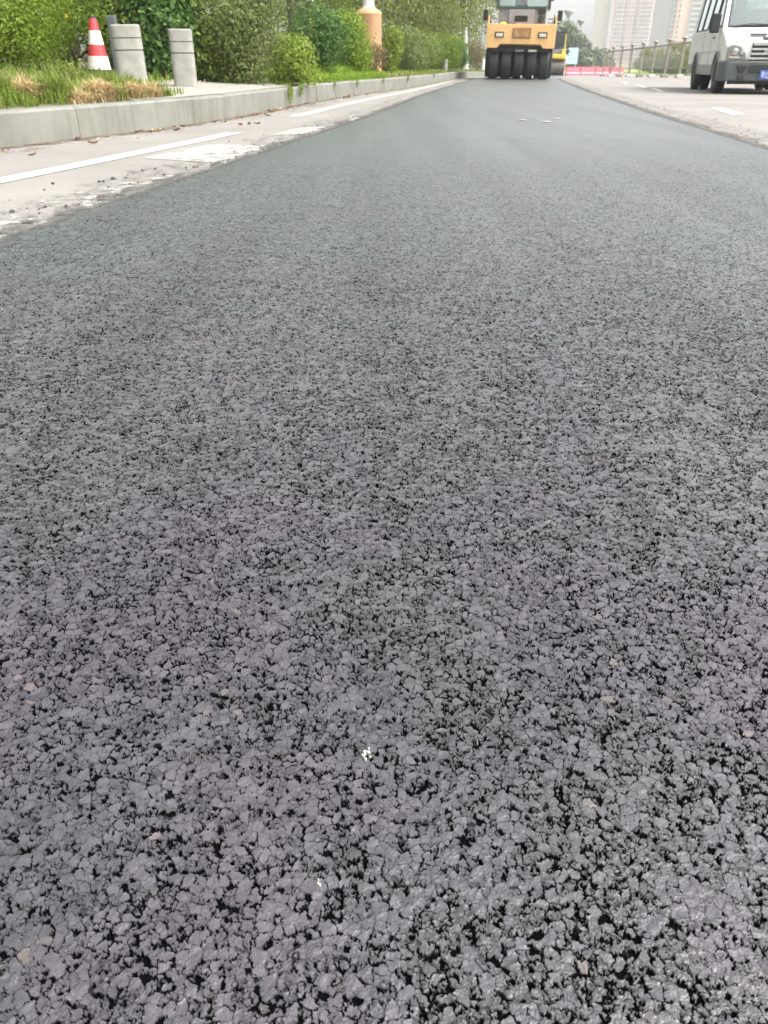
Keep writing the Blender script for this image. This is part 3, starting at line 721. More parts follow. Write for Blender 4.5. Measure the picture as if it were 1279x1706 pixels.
def tyre_part(parent, x, y, r, wd, name='wheel', rimm=None, smooth_tread=True, sides=36):
    w0 = MB().lathe([(r*.60, -wd*.46), (r*.66, -wd*.5), (r*.90, -wd*.5), (r*.975, -wd*.42), (r, -wd*.30), (r, wd*.30), (r*.975, wd*.42), (r*.90, wd*.5), (r*.66, wd*.5), (r*.60, wd*.46)], sides, (x, y, r), 'X').build(name, TYRE, parent, smooth=True)
    rm = MB().lathe([(.0001, -wd*.30), (r*.25, -wd*.32), (r*.30, -wd*.22), (r*.52, -wd*.25), (r*.61, -wd*.47), (r*.61, wd*.47), (r*.52, wd*.25), (r*.30, wd*.22), (r*.25, wd*.32), (.0001, wd*.30)], 24, (x, y, r), 'X').build('rim', rimm or GRYM, w0, smooth=True)
    g = MB()
    for gx in (-.22, -.075, .075, .22): g.lathe([(r*1.0005, gx*wd-.006), (r*1.0012, gx*wd-.006), (r*1.0012, gx*wd+.006), (r*1.0005, gx*wd+.006)], sides, (x, y, r), 'X')
    g.build('tread_groove', DKM, w0)
    return w0

def roller():
    c = G(861, 133); root = empty('pneumatic_roller', (c.x, c.y, gz(c.y)+ZA), R(-8.6)); tag(root, 'big yellow road roller with five black rubber tyres, nearest of the two rollers', 'road roller')
    root.rotation_euler = (0, R(.9), R(-8.6)); r = .575
    for i in range(5): tyre_part(root, -1.03+i*.515, r, r, .40)
    for i in range(6): tyre_part(root, -1.29+i*.515, r+3.7, r, .40)
    # counterweight body with notched lower edge
    z0, z1 = 1.10, 1.93
    poly = [(-1.37, z0+.02), (-1.35, z0-.0), (-.92, z0), (-.80, z0+.14), (.80, z0+.14), (.92, z0), (1.35, z0), (1.37, z0+.02), (1.37, z1), (-1.37, z1)]
    b = MB().prism(poly, 'Y', -.12, .9).build('front_body', YEL, root, .035)
    for s in (-1, 1):
        f = MB().box((s*.86, -.128, 1.56), (.36, .04, .20)).build('headlight', DKM, root, .01)
        MB().box((s*.86, -.152, 1.55), (.27, .03, .12)).build('lens', LAMP, f, .01)
    MB().box((0.03, -.128, 1.62), (.74, .03, .37)).build('number_plate', PLATE, root, .01)
    MB().box((0.03, -.150, 1.62), (.64, .02, .27)).build('plate_face', pm('plate_tan', (.40, .22, .10), .4, var=.3, vs=5), root)
    # axle frame, fork and scrapers
    MB().box((0, .55, 1.10), (2.5, .8, .22)).build('fork', DKM, root)
    for s in (-1, 1): MB().box((s*1.30, .575, .72), (.06, .35, .9)).build('axle_support', DKM, root, .01)
    for i, m_ in enumerate((DKM, DKM, GRYM, LAMP, DKM)): MB().box((-1.03+i*.515, -.01, 1.02), (.33, .05, .07)).build('scraper', m_, root)
    MB().box((0, 2.2, .95), (2.2, 2.6, .45)).build('chassis', DKM, root)
    MB().box((0, 3.7, 1.5), (2.7, 2.6, .9)).build('rear_body', YEL, root, .04)
    # corner posts, rail and mirrors
    for s in (-1, 1):
        MB().tube([(s*1.33, -.05, 1.9), (s*1.33, -.05, 2.22)], .035, 8).build('corner_post', YEL, root)
        MB().tube([(s*1.33, -.05, 2.12), (s*1.02, .4, 2.12)], .018, 6).build('hand_rail', DKM, root)
        MB().tube([(s*1.28, 0, 1.92), (s*1.24, .02, 2.25)], .02, 6).build('hand_rail', DKM, root)
        m_ = MB().box((s*1.46, -.02, 2.22), (.19, .06, .36)).build('mirror', DKM, root, .02)
        MB().tube([(s*1.33, -.02, 2.0), (s*1.40, -.02, 2.1), (s*1.44, -.02, 2.2)], .015, 6).build('mirror_arm', DKM, m_)
    # bulkhead below the cab
    MB().box((-.02, .95, 2.2), (1.92, .1, .62)).build('bulkhead', GRYM, root, .01)
    MB().box((-.05, .88, 2.18), (1.02, .05, .58)).build('engine_hatch', pm('hatch_grey', (.25, .25, .265), .5), root, .02)
    lv = MB()
    for k in range(6): lv.box((-.05, .85, 2.06+k*.035), (.52, .03, .022), rx=R(25))
    lv.build('louvre', DKM, root)
    MB().lathe([(.001, -.06), (.05, -.06), (.06, 0), (.15, 0), (.16, .05), (.001, .05)], 24, (.74, .86, 2.42), 'Y').build('spool', DKM, root, smooth=True)
    MB().lathe([(.001, -.05), (.10, -.05), (.12, .05), (.001, .05)], 24, (.74, .86, 2.12), 'Y').build('spool', DKM, root, smooth=True)
    MB().tube([(.93, .85, 1.95), (.93, .85, 2.55)], .03, 8).build('hose', CHR, root)
    MB().lathe([(.13, 0), (.13, .04), (.08, .07), (.001, .08)], 20, (-.75, .3, 1.93)).build('filler_cap', YEL2, root, smooth=True)
    MB().box((-.5, .5, 1.955), (.5, .4, .05)).build('step_plate', DKM, root)
    # cab
    zc0, zc1 = 2.50, 3.45; cab = MB()
    cab.box((0, 1.6, zc0+.03), (2.2, 1.5, .10)); cab.build('cab_floor', CABD, root, .02)
    MB().box((0, 1.6, zc1+.06), (2.5, 1.8, .12)).build('cab_roof', YEL, root, .04)
    for sx in (-1, 1):
        for sy in (.88, 2.32): MB().box((sx*1.04, sy, (zc0+zc1)/2+.03), (.10, .08, zc1-zc0-.06)).build('cab_pillar', CABD, root, .01)
        MB().box((sx*1.05, 1.6, (zc0+zc1)/2+.03), (.012, 1.34, zc1-zc0-.1)).build('side_window', GLS, root)
        MB().box((sx*1.13, .80, 2.95), (.13, .05, .4)).build('cab_mirror', DKM, root, .02)
    MB().box((0, .88, (zc0+zc1)/2+.04), (1.98, .014, zc1-zc0-.12)).build('windscreen', GLS, root)
    MB().box((0, 2.32, (zc0+zc1)/2+.04), (1.98, .014, zc1-zc0-.12)).build('rear_window', GLS, root)
    MB().tube([(.2, .86, 2.56), (-.25, .855, 2.9)], .012, 6).build('wiper', DKM, root)
    MB().box((-.1, 1.9, 2.75), (.5, .15, .45)).build('seat', DKM, root, .04)
    for k, (dx, dy) in enumerate(((.16, .03), (.62, -.06))):
        MB().box((dx, -.01, .10), (.05, .05, .09)).build('mud_flap_tab', WP, root)
roller()

def drum_roller():
    y = 75; x = P(918, 126, y).x; root = empty('drum_roller', (x, y, gz(y)+ZA), R(-9)); tag(root, 'yellow steel drum roller half hidden behind the big tyre roller', 'road roller')
    r = .60
    STEEL = pm('drum_steel', (.20, .18, .16), .35, .6, var=.2, vs=6)
    MB().lathe([(.001, -1.02), (r-.02, -1.02), (r, -1.0), (r, 1.0), (r-.02, 1.02), (.001, 1.02)], 48, (0, r, r), 'X').build('front_drum', STEEL, root, smooth=True)
    MB().lathe([(.001, -1.02), (r-.02, -1.02), (r, -1.0), (r, 1.0), (r-.02, 1.02), (.001, 1.02)], 48, (0, r+3.2, r), 'X').build('rear_drum', STEEL, root, smooth=True)
    MB().box((0, .55, 1.40), (2.16, 1.3, .30)).build('front_frame', YEL2, root, .04)
    for s in (-1, 1): MB().box((s*1.09, .6, .85), (.07, .45, 1.0)).build('drum_arm', YEL2, root, .02)
    MB().box((0, .7, 1.72), (1.7, .9, .36)).build('water_tank', GRYM, root, .04); MB().box((.85, .3, 1.62), (.3, .5, .5)).build('side_pod', YEL2, root, .03)
    MB().box((0, 3.6, 1.3), (2.1, 1.6, .7)).build('engine_hood', YEL2, root, .06)
    for sx in (-1, 1):
        for sy in (1.3, 2.7): MB().box((sx*.95, sy, 2.45), (.09, .09, 1.3)).build('cab_pillar', YEL2 if sx > 0 else DKM, root, .01)
        MB().box((sx*.95, 2., 2.4), (.012, 1.3, 1.1)).build('side_window', GLD, root)
    MB().box((0, 1.3, 2.4), (1.8, .012, 1.15)).build('windscreen', GLD, root); MB().box((0, 2, 3.12), (2.1, 1.7, .12)).build('cab_roof', DKM, root, .03)
    MB().box((0, 2, 1.8), (1.9, 1.4, .1)).build('cab_floor', DKM, root)
drum_roller()

def text_mesh(txt, size, m, parent, loc, rot, name, extrude=.002, sx=1.0):
    cu = bpy.data.curves.new(name, 'FONT'); cu.body = txt; cu.size = size; cu.extrude = extrude; cu.align_x = 'LEFT'; cu.resolution_u = 3
    o = bpy.data.objects.new('tmp', cu); col.objects.link(o); dg = bpy.context.evaluated_depsgraph_get(); me = bpy.data.meshes.new_from_object(o.evaluated_get(dg))
    bpy.data.objects.remove(o); me.materials.clear(); me.materials.append(m); t = link(name, me, parent); t.location = loc; t.rotation_euler = rot; t.scale = (sx, 1, 1); return t

def van():
    VW = pm('van_white', (.74, .735, .70), .5, var=.02, vs=1.5, dirt=.02, dcol=(.5, .47, .42)); VG = pm('van_lower_grey', (.30, .305, .29), .5); BMP = pm('bumper_grey', (.085, .10, .095), .55, var=.1)
    VD = pm('van_dark', (.02, .022, .022), .5); INT = pm('van_interior', (.14, .145, .145), .8); GR = pm('grille_slat', (.45, .45, .41), .35)
    c = P(1272, 158, 19.55); root = empty('minibus', (c.x, 19.5, 0), R(-11)); tag(root, 'white minibus with dark grey front bumper parked on the old road at right', 'van')
    # lower body: side profile with wheel arches
    def arch(yc, r, n=12): return [(yc-r*math.cos(PI*k/n), .36+r*math.sin(PI*k/n)) for k in range(n+1)]
    prof = [(.10, .36)]+arch(.86, .46)+arch(3.95, .46)+[(5.45, .36), (5.50, .6), (5.50, 1.30), (.98, 1.30), (.90, 1.27), (.22, 1.05), (.10, .95)]
    hw = 1.0
    lb = MB().prism(prof, 'X', -hw, hw).build('body', VW, root, .03)
    MB().prism([(.05, .36)]+[(.40, .36), (.40, .8), (5.0, .8), (5.0, .42), (.05, .36)][1:4]+[(5.0, .36)], 'X', -.80, .80).build('underbody', VD, root)
    for s in (-1, 1):
        # grey sill band set just proud, stopping at the arches
        for a, b_ in ((1.34, 3.47), (4.43, 5.42)): MB().box((s*(hw+.006), (a+b_)/2, .47), (.02, b_-a, .22)).build('sill_panel', VG, root, .005)
        MB().box((s*(hw+.008), 3.1, .86), (.02, 4.3, .035)).build('rub_strip', VW, root, .004)
        for yc in (.86, 3.95):
            ring = MB(); n = 16
            for k in range(n):
                a0, a1 = PI*k/n, PI*(k+1)/n; vs = []
                for x_ in (s*(hw+.002), s*(hw+.035)):
                    for (aa, rr) in ((a0, .45), (a0, .50), (a1, .50), (a1, .45)): vs.append((x_, yc-rr*math.cos(aa), .36+rr*math.sin(aa)))
                ring.add(vs, [(0, 1, 2, 3), (7, 6, 5, 4), (0, 4, 5, 1), (1, 5, 6, 2), (2, 6, 7, 3), (3, 7, 4, 0)])
            ring.build('wheel_arch', VG if yc > 3 else VG, root)
        MB().box((s*(hw+.02), 1.75, 1.12), (.03, .14, .035)).build('door_handle', VD, root, .005)
        MB().box((s*(hw+.012), 1.02, .93), (.02, .12, .06)).build('side_lamp', LAMP, root, .005)
        MB().box((s*(hw+.012), 2.6, .66), (.02, .07, .04)).build('side_lamp', LAMP, root, .005)
        gp = MB()
        for yy in (1.10, 2.15, 3.3): gp.box((s*(hw+.001), yy, .93), (.006, .012, .7))
        gp.build('door_seam', VD, root)
    # greenhouse frame (tumblehome) : belt z 1.30 hw .99 ; roof z 2.28 hw .86
    zb, zt = 1.30, 2.22; xb, xt = .985, .87
    def side(s, y, t): return Vector((s*(xb+(xt-xb)*t), y, zb+(zt-zb)*t))
    def post(nm, s, y0b, y1b, y0t, y1t, th=.05, m_=VW):
        o_ = []
        for t, (a, b_) in ((0, (y0b, y1b)), (1, (y0t, y1t))):
            for dx in (0, -s*th):
                for y in (a, b_): q_ = side(s, y, t); o_.append((q_.x+dx, y, q_.z))
        return MB().add(o_, [(0, 1, 3, 2), (4, 6, 7, 5), (0, 4, 5, 1), (2, 3, 7, 6), (0, 2, 6, 4), (1, 5, 7, 3)]).build(nm, m_, root, .006)
    FB, FT = 1.02, 1.62      # windscreen foot and head (y)
    for s in (-1, 1):
        post('windscreen_pillar', s, FB-.04, FB+.08, FT-.04, FT+.10, .10)
        post('door_pillar', s, 1.98, 2.12, 1.98, 2.12); post('window_pillar', s, 2.98, 3.06, 2.98, 3.06); post('window_pillar', s, 3.92, 4.0, 3.92, 4.0); post('rear_pillar', s, 4.85, 5.48, 4.85, 5.40)
        for a, b_, at_ in ((1.12, 1.97, 1.73), (2.13, 2.97, 2.13), (3.07, 3.91, 3.07), (4.01, 4.84, 4.01)):
            w_ = post('side_window', s, a, b_, at_, b_, .008, GLD)
            sl_ = MB(); cs = [side(s, a, .03), side(s, b_, .03), side(s, b_, .97), side(s, at_, .97)]
            for i in range(4): sl_.tube([cs[i]+Vector((s*.004, 0, 0)), cs[(i+1) % 4]+Vector((s*.004, 0, 0))], .017, 5)
            sl_.build('seal', VD, w_)
        # black mirrors
        m_ = MB().box((s*1.16, 1.0, 1.39), (.21, .10, .38)).build('mirror', VD, root, .03)
        MB().tube([(s*.98, 1.08, 1.34), (s*1.12, 1.02, 1.34)], .02, 6).build('mirror_arm', VD, m_)
    # windscreen glass and rubber, roof
    def scr(x0, x1, t0, t1, off):
        vs = []
        for t, x in ((t0, x0), (t0, -x0), (t1, -x1), (t1, x1)): vs.append((x, FB+(FT-FB)*t-off, zb+(zt-zb)*t))
        return vs
    a = scr(.86, .78, .04, .98, .012); b2 = scr(.86, .78, .04, .98, 0.0)
    MB().add(a+b2, [(0, 1, 2, 3), (7, 6, 5, 4), (0, 4, 5, 1), (1, 5, 6, 2), (2, 6, 7, 3), (3, 7, 4, 0)]).build('windscreen', GLV, root)
    rub = MB()
    e = [Vector(v) for v in scr(.875, .79, .03, .985, .016)]
    for i in range(4): rub.tube([e[i], e[(i+1) % 4]], .028, 6)
    rub.build('windscreen_seal', VD, root)
    MB().prism([(1.56, 2.20), (1.50, 2.22), (1.66, 2.32), (5.3, 2.34), (5.45, 2.22), (5.4, 2.20)], 'X', -.87, .87).build('roof', VW, root, .03)
    MB().box((0, 5.44, 1.78), (1.70, .03, .85)).build('rear_window', GLS, root)
    wp = MB().tube([(-.75, FB-.06, 1.335), (-.4, FB-.03, 1.37), (.0, FB-.035, 1.36), (.28, FB-.05, 1.31)], .014, 6); wp.build('wiper', VD, root)
    MB().tube([(.2, FB-.05, 1.315), (.5, FB-.02, 1.38), (.8, FB-.035, 1.36)], .014, 6).build('wiper', VD, root)
    # interior
    MB().box((0, 1.3, 1.25), (1.8, .35, .22)).build('dashboard', INT, root, .04)
    for x in (-.5, .45): 
        s_ = MB().box((x, 2.05, 1.42), (.5, .14, .62)).build('front_seat', INT, root, .05); MB().box((x, 2.05, 1.82), (.26, .1, .18)).build('headrest', INT, s_, .04)
    for yy in (3.1, 4.1): MB().box((0, yy, 1.45), (1.6, .14, .6)).build('rear_seat', INT, root, .05)
    # nose
    MB().prism([(-.985, .96), (-.985, .66), (.985, .66), (.985, .96), (.80, 1.03), (-.80, 1.03)], 'Y', .03, .14).build('nose_panel', VW, root, .02)
    MB().box((0, .16, 1.075), (.5, .12, .025), rx=R(17)).build('bonnet_vent', VD, root, .005)
    MB().box((-.30, .42, 1.155), (.36, .10, .02), rx=R(18)).build('bonnet_slot', VD, root, .004)
    gl = MB().box((0, .02, .80), (.92, .03, .37)).build('grille', VD, root, .01)
    for k in range(4): MB().prism([(-.50+.02*k, .675+k*.088), (-.50+.02*k, .712+k*.088), (.50-.02*k, .712+k*.088), (.50-.02*k, .675+k*.088)], 'Y', -.015, .025).build('grille_slat', GR, root, .004)
    text_mesh('IV', .115, pm('badge_white', (.8, .8, .78), .3), gl, (-.20, -.012, .79), (PI/2, 0, 0), 'badge_letters', .004, 1.0)
    for s in (-1, 1):
        pts = [(s*.97, .67), (s*.54, .67), (s*.58, .80), (s*.70, .92), (s*.86, .95), (s*.965, .90)]
        if s > 0: pts = pts[::-1]
        cx_, cz_ = s*.76, .80
        MB().prism([(cx_+(a-cx_)*1.07, cz_+(b_-cz_)*1.10) for a, b_ in pts], 'Y', .012, .05).build('headlight_seal', GR, root)
        h_ = MB().prism(pts, 'Y', -.005, .05).build('headlight', pm('lamp_housing', (.20, .20, .185), .35, var=.1, vs=20), root, .012)
        MB().lathe([(.001, -.03), (.05, -.028), (.075, -.005), (.08, .02)], 24, (s*.80, -.005, .82), 'Y').build('lens', CHR, h_, smooth=True)
        MB().lathe([(.001, -.03), (.035, -.028), (.05, -.005), (.052, .02)], 20, (s*.66, -.005, .80), 'Y').build('lens', CHR, h_, smooth=True)
        MB().box((s*.80, -.012, .715), (.22, .02, .03)).build('indicator', LAMP, h_, .005)
    # bumper with wrapped ends, fog recess and dark centre intake
    bz0, bz1 = .26, .645
    bp = [(-1.03, .55), (-1.03, .10), (-.93, -.03), (-.3, -.09), (.3, -.09), (.93, -.03), (1.03, .10), (1.03, .55), (.9, .55), (.9, .2), (-.9, .2), (-.9, .55)]
    bu = MB().prism(bp, 'Z', bz0, bz1).build('bumper', BMP, root, .03)
    MB().box((0, -.10, .50), (.92, .03, .15)).build('intake', VD, bu, .01)
    for s in (-1, 1):
        MB().prism([(s*.50, .56), (s*.72, .56), (s*.66, .44), (s*.56, .42)][::(1 if s < 0 else -1)], 'Y', -.085, -.02).build('fog_recess', VD, bu, .005)
        MB().box((s*.6, -.068, .33), (.14, .04, .09)).build('tow_cover', VD, bu, .01)
    MB().box((0, .2, .23), (1.6, .2, .06)).build('splash_guard', VD, root)
    # number plate (its right part lies outside the photograph)
    BL = pm('plate_blue', (.045, .12, .42), .4); pl = MB().box((.02, -.125, .385), (.48, .012, .18)).build('number_plate', BL, root, .004)
    wm = pm('plate_white', (.72, .74, .78), .4)
    text_mesh('粤Q', .145, wm, pl, (-.20, -.133, .330), (PI/2, 0, 0), 'plate_letters', .001, .62); text_mesh('RE', .145, wm, pl, (-.01, -.133, .330), (PI/2, 0, 0), 'plate_letters', .001, .8)
    # wheels
    for s in (-1, 1):
        tyre_part(root, s*.89, .86, .355, .22, rimm=CHR); tyre_part(root, s*.93, 3.95, .355, .19, rimm=CHR); tyre_part(root, s*.70, 3.95, .355, .19, rimm=CHR)
van()

# ------------------------------------------------------------------ fence, barriers, far furniture
FM = pm('fence_brown', (.26, .225, .19), .5, var=.1); FW = pm('foot_pale', (.55, .53, .5), .7)
def fence():
    a = Vector((13.6, 27)); b = Vector((15.3, 62)); L = (b-a).length; d = (b-a)/L; n = 13; root = empty('railing', (a.x, a.y, 0)); tag(root, 'brown metal railing with capped posts running behind the white minibus', 'fence')
    top = lambda s: 1.50
    for i in range(n+1):
        s = L*i/n; p_ = a+d*s-a; z = gz(a.y+p_.y)
        pt = MB().box((p_.x, p_.y, z+.80), (.10, .10, 1.6)).build('post', FM, root, .01)
        MB().lathe([(.07, 0), (.14, .03), (.15, .07), (.11, .11), (.001, .13)], 12, (p_.x, p_.y, z+1.6)).build('cap', FM, pt)
        MB().box((p_.x, p_.y, z+.07), (.34, .30, .14)).build('foot', FM if i % 2 else FW, pt, .02)
    for i in range(n):
        s0, s1 = L*i/n, L*(i+1)/n; p0 = d*s0; p1 = d*s1; z0, z1 = gz(a.y+p0.y), gz(a.y+p1.y)
        MB().tube([(p0.x, p0.y, z0+1.45), (p1.x, p1.y, z1+1.45)], .042, 8).build('top_rail', FM, root)
        MB().tube([(p0.x, p0.y, z0+.42), (p1.x, p1.y, z1+.42)], .02, 6).build('bottom_rail', FM, root)
        pk = MB()
        for k in range(1, 9):
            t = k/9; q_ = p0.lerp(p1, t); zz = z0+(z1-z0)*t; pk.tube([(q_.x, q_.y, zz+.42), (q_.x, q_.y, zz+1.42)], .009, 4)
        pk.build('baluster', FM, root)
fence()
RB = pm('barrier_red', (.72, .13, .17), .5, var=.08)
bl = ['first', 'second', 'third', 'fourth', 'fifth', 'sixth', 'seventh']
def barrier():
    root = empty('water_barrier', (0, 0, 0)); tag(root, 'x', 'barrier', 'red plastic barriers across the far road')
    MB().prism([(-.25, 0), (.25, 0), (.25, .12), (.12, .3), (.10, .72), (-.10, .72), (-.12, .3), (-.25, .12)], 'X', -.74, .74).build('body', RB, root, .02)
    for dx in (-.45, -.15, .15, .45): MB().box((dx, -.122, .5), (.09, .03, .09)).build('reflector', WP, root)
    return root
b0 = barrier()
for i in range(4):
    o = b0 if i == 0 else copy_tree(b0)
    o.location = (19.15+i*1.53, 90+i*.25, gz(90)); o.rotation_euler = (0, 0, .16)
    o['label'] = f'{bl[i]} red plastic road barrier counting right from the drum roller'
POLE = pm('far_pole', (.34, .33, .32), .6)
def far_lamp(u, v, y, label):
    t = P(u, v, y); root = empty('street_lamp', (t.x, y, gz(y))); tag(root, label, 'street lamp', 'far street lamps'); h = t.z-gz(y)
    MB().tube([(0, 0, 0), (0, 0, h-1.2)], [.16, .10], 8).build('pole', POLE, root)
    MB().lathe([(.12, h-1.3), (.3, h-.9), (.85, h-.2), (.8, h), (.001, h+.1)], 12).build('lamp_head', POLE, root)
far_lamp(948, 17, 150, 'taller pale street lamp with funnel head beyond the rollers'); far_lamp(968, 33, 190, 'shorter pale street lamp with funnel head beyond the rollers')
# far trees
def ftree(u, vt, y, cw, label, mk='far', crown0=.2):
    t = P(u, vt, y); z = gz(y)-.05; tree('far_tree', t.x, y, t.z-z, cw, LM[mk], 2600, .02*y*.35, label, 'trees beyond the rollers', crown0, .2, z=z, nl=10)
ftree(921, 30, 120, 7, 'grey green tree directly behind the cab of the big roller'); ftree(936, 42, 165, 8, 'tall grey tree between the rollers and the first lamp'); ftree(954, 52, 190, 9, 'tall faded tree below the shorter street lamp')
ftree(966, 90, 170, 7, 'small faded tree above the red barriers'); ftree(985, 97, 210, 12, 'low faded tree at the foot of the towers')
BB = MB().box((0, 0, 1.6), (2.6, .1, 2.2)); BB.tube([(-1, 0, -.6), (-1, 0, 1)], .06, 6); BB.tube([(1, 0, -.6), (1, 0, 1)], .06, 6)
o = BB.build('hoarding', pm('hoarding_blue', (.42, .56, .66), .6)); t = P(948, 100, 140); o.location = (t.x, 140, gz(140)+.5); tag(o, 'pale blue hoarding board far behind the drum roller', 'sign')
# hedge and trees behind the railing: along the far side of the opposite carriageway
hl = ['nearest hedge bush seen behind the minibus', 'hedge bush right behind the last railing post', 'second hedge bush beyond the railing', 'third hedge bush beyond the railing', 'fourth hedge bush beyond the railing', 'fifth hedge bush beyond the railing', 'sixth hedge bush beyond the railing', 'seventh hedge bush beyond the railing', 'eighth hedge bush beyond the railing', 'ninth hedge bush beyond the railing']
for i in range(10):
    y = 68+i*6.; x = 27.2+(y-68)*.16+.4
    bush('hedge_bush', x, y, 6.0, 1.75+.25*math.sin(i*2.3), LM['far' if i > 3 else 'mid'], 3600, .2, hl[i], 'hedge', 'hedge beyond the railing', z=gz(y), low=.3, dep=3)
tl = ['small tree behind the minibus rear', 'small tree left of the minibus rear', 'small round tree in front of the right tower', 'small tree between the towers', 'small tree in front of the left tower', 'farthest small tree behind the railing']
for i, (y, ht) in enumerate(((66, 3.6), (74, 3.2), (82, 2.9), (92, 2.8), (108, 2.6), (125, 2.8))):
    x = 28.6+(y-68)*.16; tree('small_tree', x, y, ht+.6, 4.2, LM['olive'], 3500, .22, tl[i], 'small trees beyond the railing', .2, .1, z=gz(y), nl=9)
sheet('far_verge', lambda y: (23.3+.16*(y-60), 60+.16*(y-60)), [30, 40, 60, 80, 100, 160], pm('far_grass', (.22, .28, .05), .95, var=.3, vs=.6), .05)

# ------------------------------------------------------------------ towers
def wallm(name, c): return pm(name, c, .8, var=.04, vs=.05)
WINM = pm('window_dark', (.12, .125, .13), .3, var=.3, vs=.3); TRIM = wallm('tower_trim', (.62, .58, .52))
def tower(y, spans, h, label, nind):
    """spans: (u0, u1, depth offset, wall material, window columns)"""
    u0 = spans[0][0]; u1 = spans[-1][1]; xc = P((u0+u1)/2, 100, y).x; root = empty('tower_block', (xc, y, -.6)); tag(root, label, 'building', 'apartment towers beyond the road')
    wins = []
    for (a, b, dep, m, cols, ww) in spans:
        xa = P(a, 100, y).x-xc; xb = P(b, 100, y).x-xc
        MB().box(((xa+xb)/2, -dep+15, h/2), (xb-xa, 30, h)).build('wall', m, root)
        for cfrac in cols:
            xx_ = xa+(xb-xa)*cfrac
            for k in range(int(h/3.1)-1): wins.append((xx_, -dep-.1, 4+k*3.1, ww))
    wins.sort(key=lambda q_: q_[2])
    fl = MB().box((wins[0][0], wins[0][1], wins[0][2]), (wins[0][3], .6, 1.75))
    base = MB().box((0, 0, 0), (1, .6, 1.75)).mesh('window', WINM)
    near = wins[:nind]
    for (x_, y_, z_, w_) in near:
        o_ = link('window', base, root); o_.location = (x_, y_, z_); o_.scale = (w_, 1, 1)
    rest = MB()
    for (x_, y_, z_, w_) in wins[nind:]: rest.box((x_, y_, z_), (w_, .6, 1.75))
    o_ = rest.build('upper_window', WINM, root); o_['kind'] = 'stuff'
    tr = MB()
    for (a, b, dep, m, cols, ww) in spans:
        xa = P(a, 100, y).x-xc; xb = P(b, 100, y).x-xc
        if cols:
            for k in range(int(h/3.1)): tr.box(((xa+xb)/2, -dep-.25, 2.6+k*3.1), ((xb-xa)*.92, .5, .22))
    tr.build('floor_band', TRIM, root); MB().box((0, 10, h+1), (P(u1, 100, y).x-P(u0, 100, y).x-3, 14, 3)).build('roof_housing', spans[0][3], root)
CR = wallm('tower_cream', (0.504, 0.446, 0.302)); PK = wallm('tower_pink', (0.475, 0.302, 0.238)); PW = wallm('tower_palepink', (0.518, 0.389, 0.346)); GY = wallm('tower_grey', (0.302, 0.295, 0.266)); WH = wallm('tower_white', (0.490, 0.490, 0.446)); PE = wallm('tower_peach', (0.518, 0.353, 0.245))
tower(780, [(996, 1005, -6, CR, [], 1), (1005, 1010, 3, GY, [], 1), (1010, 1015, 0, PW, [], 1), (1015, 1026, 1.5, PW, [.3, .75], 2.0), (1026, 1033, 0, WH, [.5], 1.2), (1033, 1044, 2.5, PK, [.25, .7], 1.2), (1044, 1052, 0, GY, [.4], 1.2),
    (1052, 1075, 2, PW, [.2, .45, .75], 3.0), (1075, 1080, 0, GY, [], 1), (1080, 1092, 2, WH, [.35, .75], 2.4), (1092, 1100, -1, WH, [], 1)], 96, 'wide cream and pink apartment tower with ranks of windows, left of the two', 100)
tower(640, [(1101, 1108, -3, GY, [], 1), (1108, 1113, 0, GY, [.5], .9), (1113, 1121, 2, PE, [.6], 1.0), (1121, 1135, 1, PE, [], 1), (1135, 1151, 2.5, WH, [.2, .5, .8], 1.9), (1151, 1160, 0, CR, [.5], 1.0), (1160, 1215, 1, PE, [.2, .4, .7, .85], 2.5)], 90, 'peach and grey apartment tower behind the minibus, right of the two', 100)

# ------------------------------------------------------------------ loose bits
def rock(seed, m):
    import bmesh
    bm = bmesh.new(); bmesh.ops.create_icosphere(bm, subdivisions=2, radius=.5)
    for v in bm.verts:
        k = 1+.45*mnoise.noise(v.co*2.2+Vector((seed*7, 0, 0))); v.co = Vector((v.co.x*k, v.co.y*k*.8, v.co.z*k*.6))
    me = bpy.data.meshes.new('crumb'); bm.to_mesh(me); bm.free(); me.materials.append(m); return me
CRR = pm('crumb_brown', (.13, .115, .10), .9, var=.3, vs=60)
CRM = pm('crumb_bitumen', (.065, .06, .055), .6, var=.3, vs=60, bump=.003, bs=200)
rocks = [rock(i, CRM) for i in range(5)]; rocks_l = rocks; rocks_r = [rock(i, CRR) for i in range(5)]
rr = random.Random(11)
def crumb(x, y, s, lab, grp, name='asphalt_crumb'):
    o = link(name, rr.choice(rocks)); o.location = (x, y, gz(y)+s*.22); o.scale = (s, s, s); o.rotation_euler = (rr.uniform(-.3, .3), rr.uniform(-.3, .3), rr.uniform(0, 6.28)); tag(o, lab, 'crumb', grp)
LBL = 'loose dark asphalt crumb on the old road at the left of the new asphalt'
for (u, v, s) in ((165, 304, .055), (188, 299, .06), (172, 303, .04), (88, 307, .045), (74, 317, .03), (213, 292, .04), (237, 285, .05), (258, 282, .045), (210, 297, .03), (20, 354, .07), (45, 348, .03), (110, 345, .06), (120, 350, .03), (66, 356, .03),
    (16, 334, .03), (297, 259, .05), (285, 264, .03), (318, 262, .03), (131, 341, .03), (186, 317, .035), (195, 326, .045), (230, 305, .03), (270, 300, .03), (440, 251, .06), (432, 256, .05), (425, 259, .04), (415, 261, .05), (405, 262, .03), (350, 270, .03), (380, 232, .03)):
    p_ = G(u, v); crumb(p_.x, p_.y, s*rr.uniform(.32, .55), LBL, 'asphalt crumbs on the left strip')
for i in range(75):
    y = rr.uniform(2.8, 12); x = asl_x(y)-abs(rr.gauss(0, .17))-.04; crumb(x, y, rr.uniform(.008, .022), LBL, 'asphalt crumbs on the left strip')
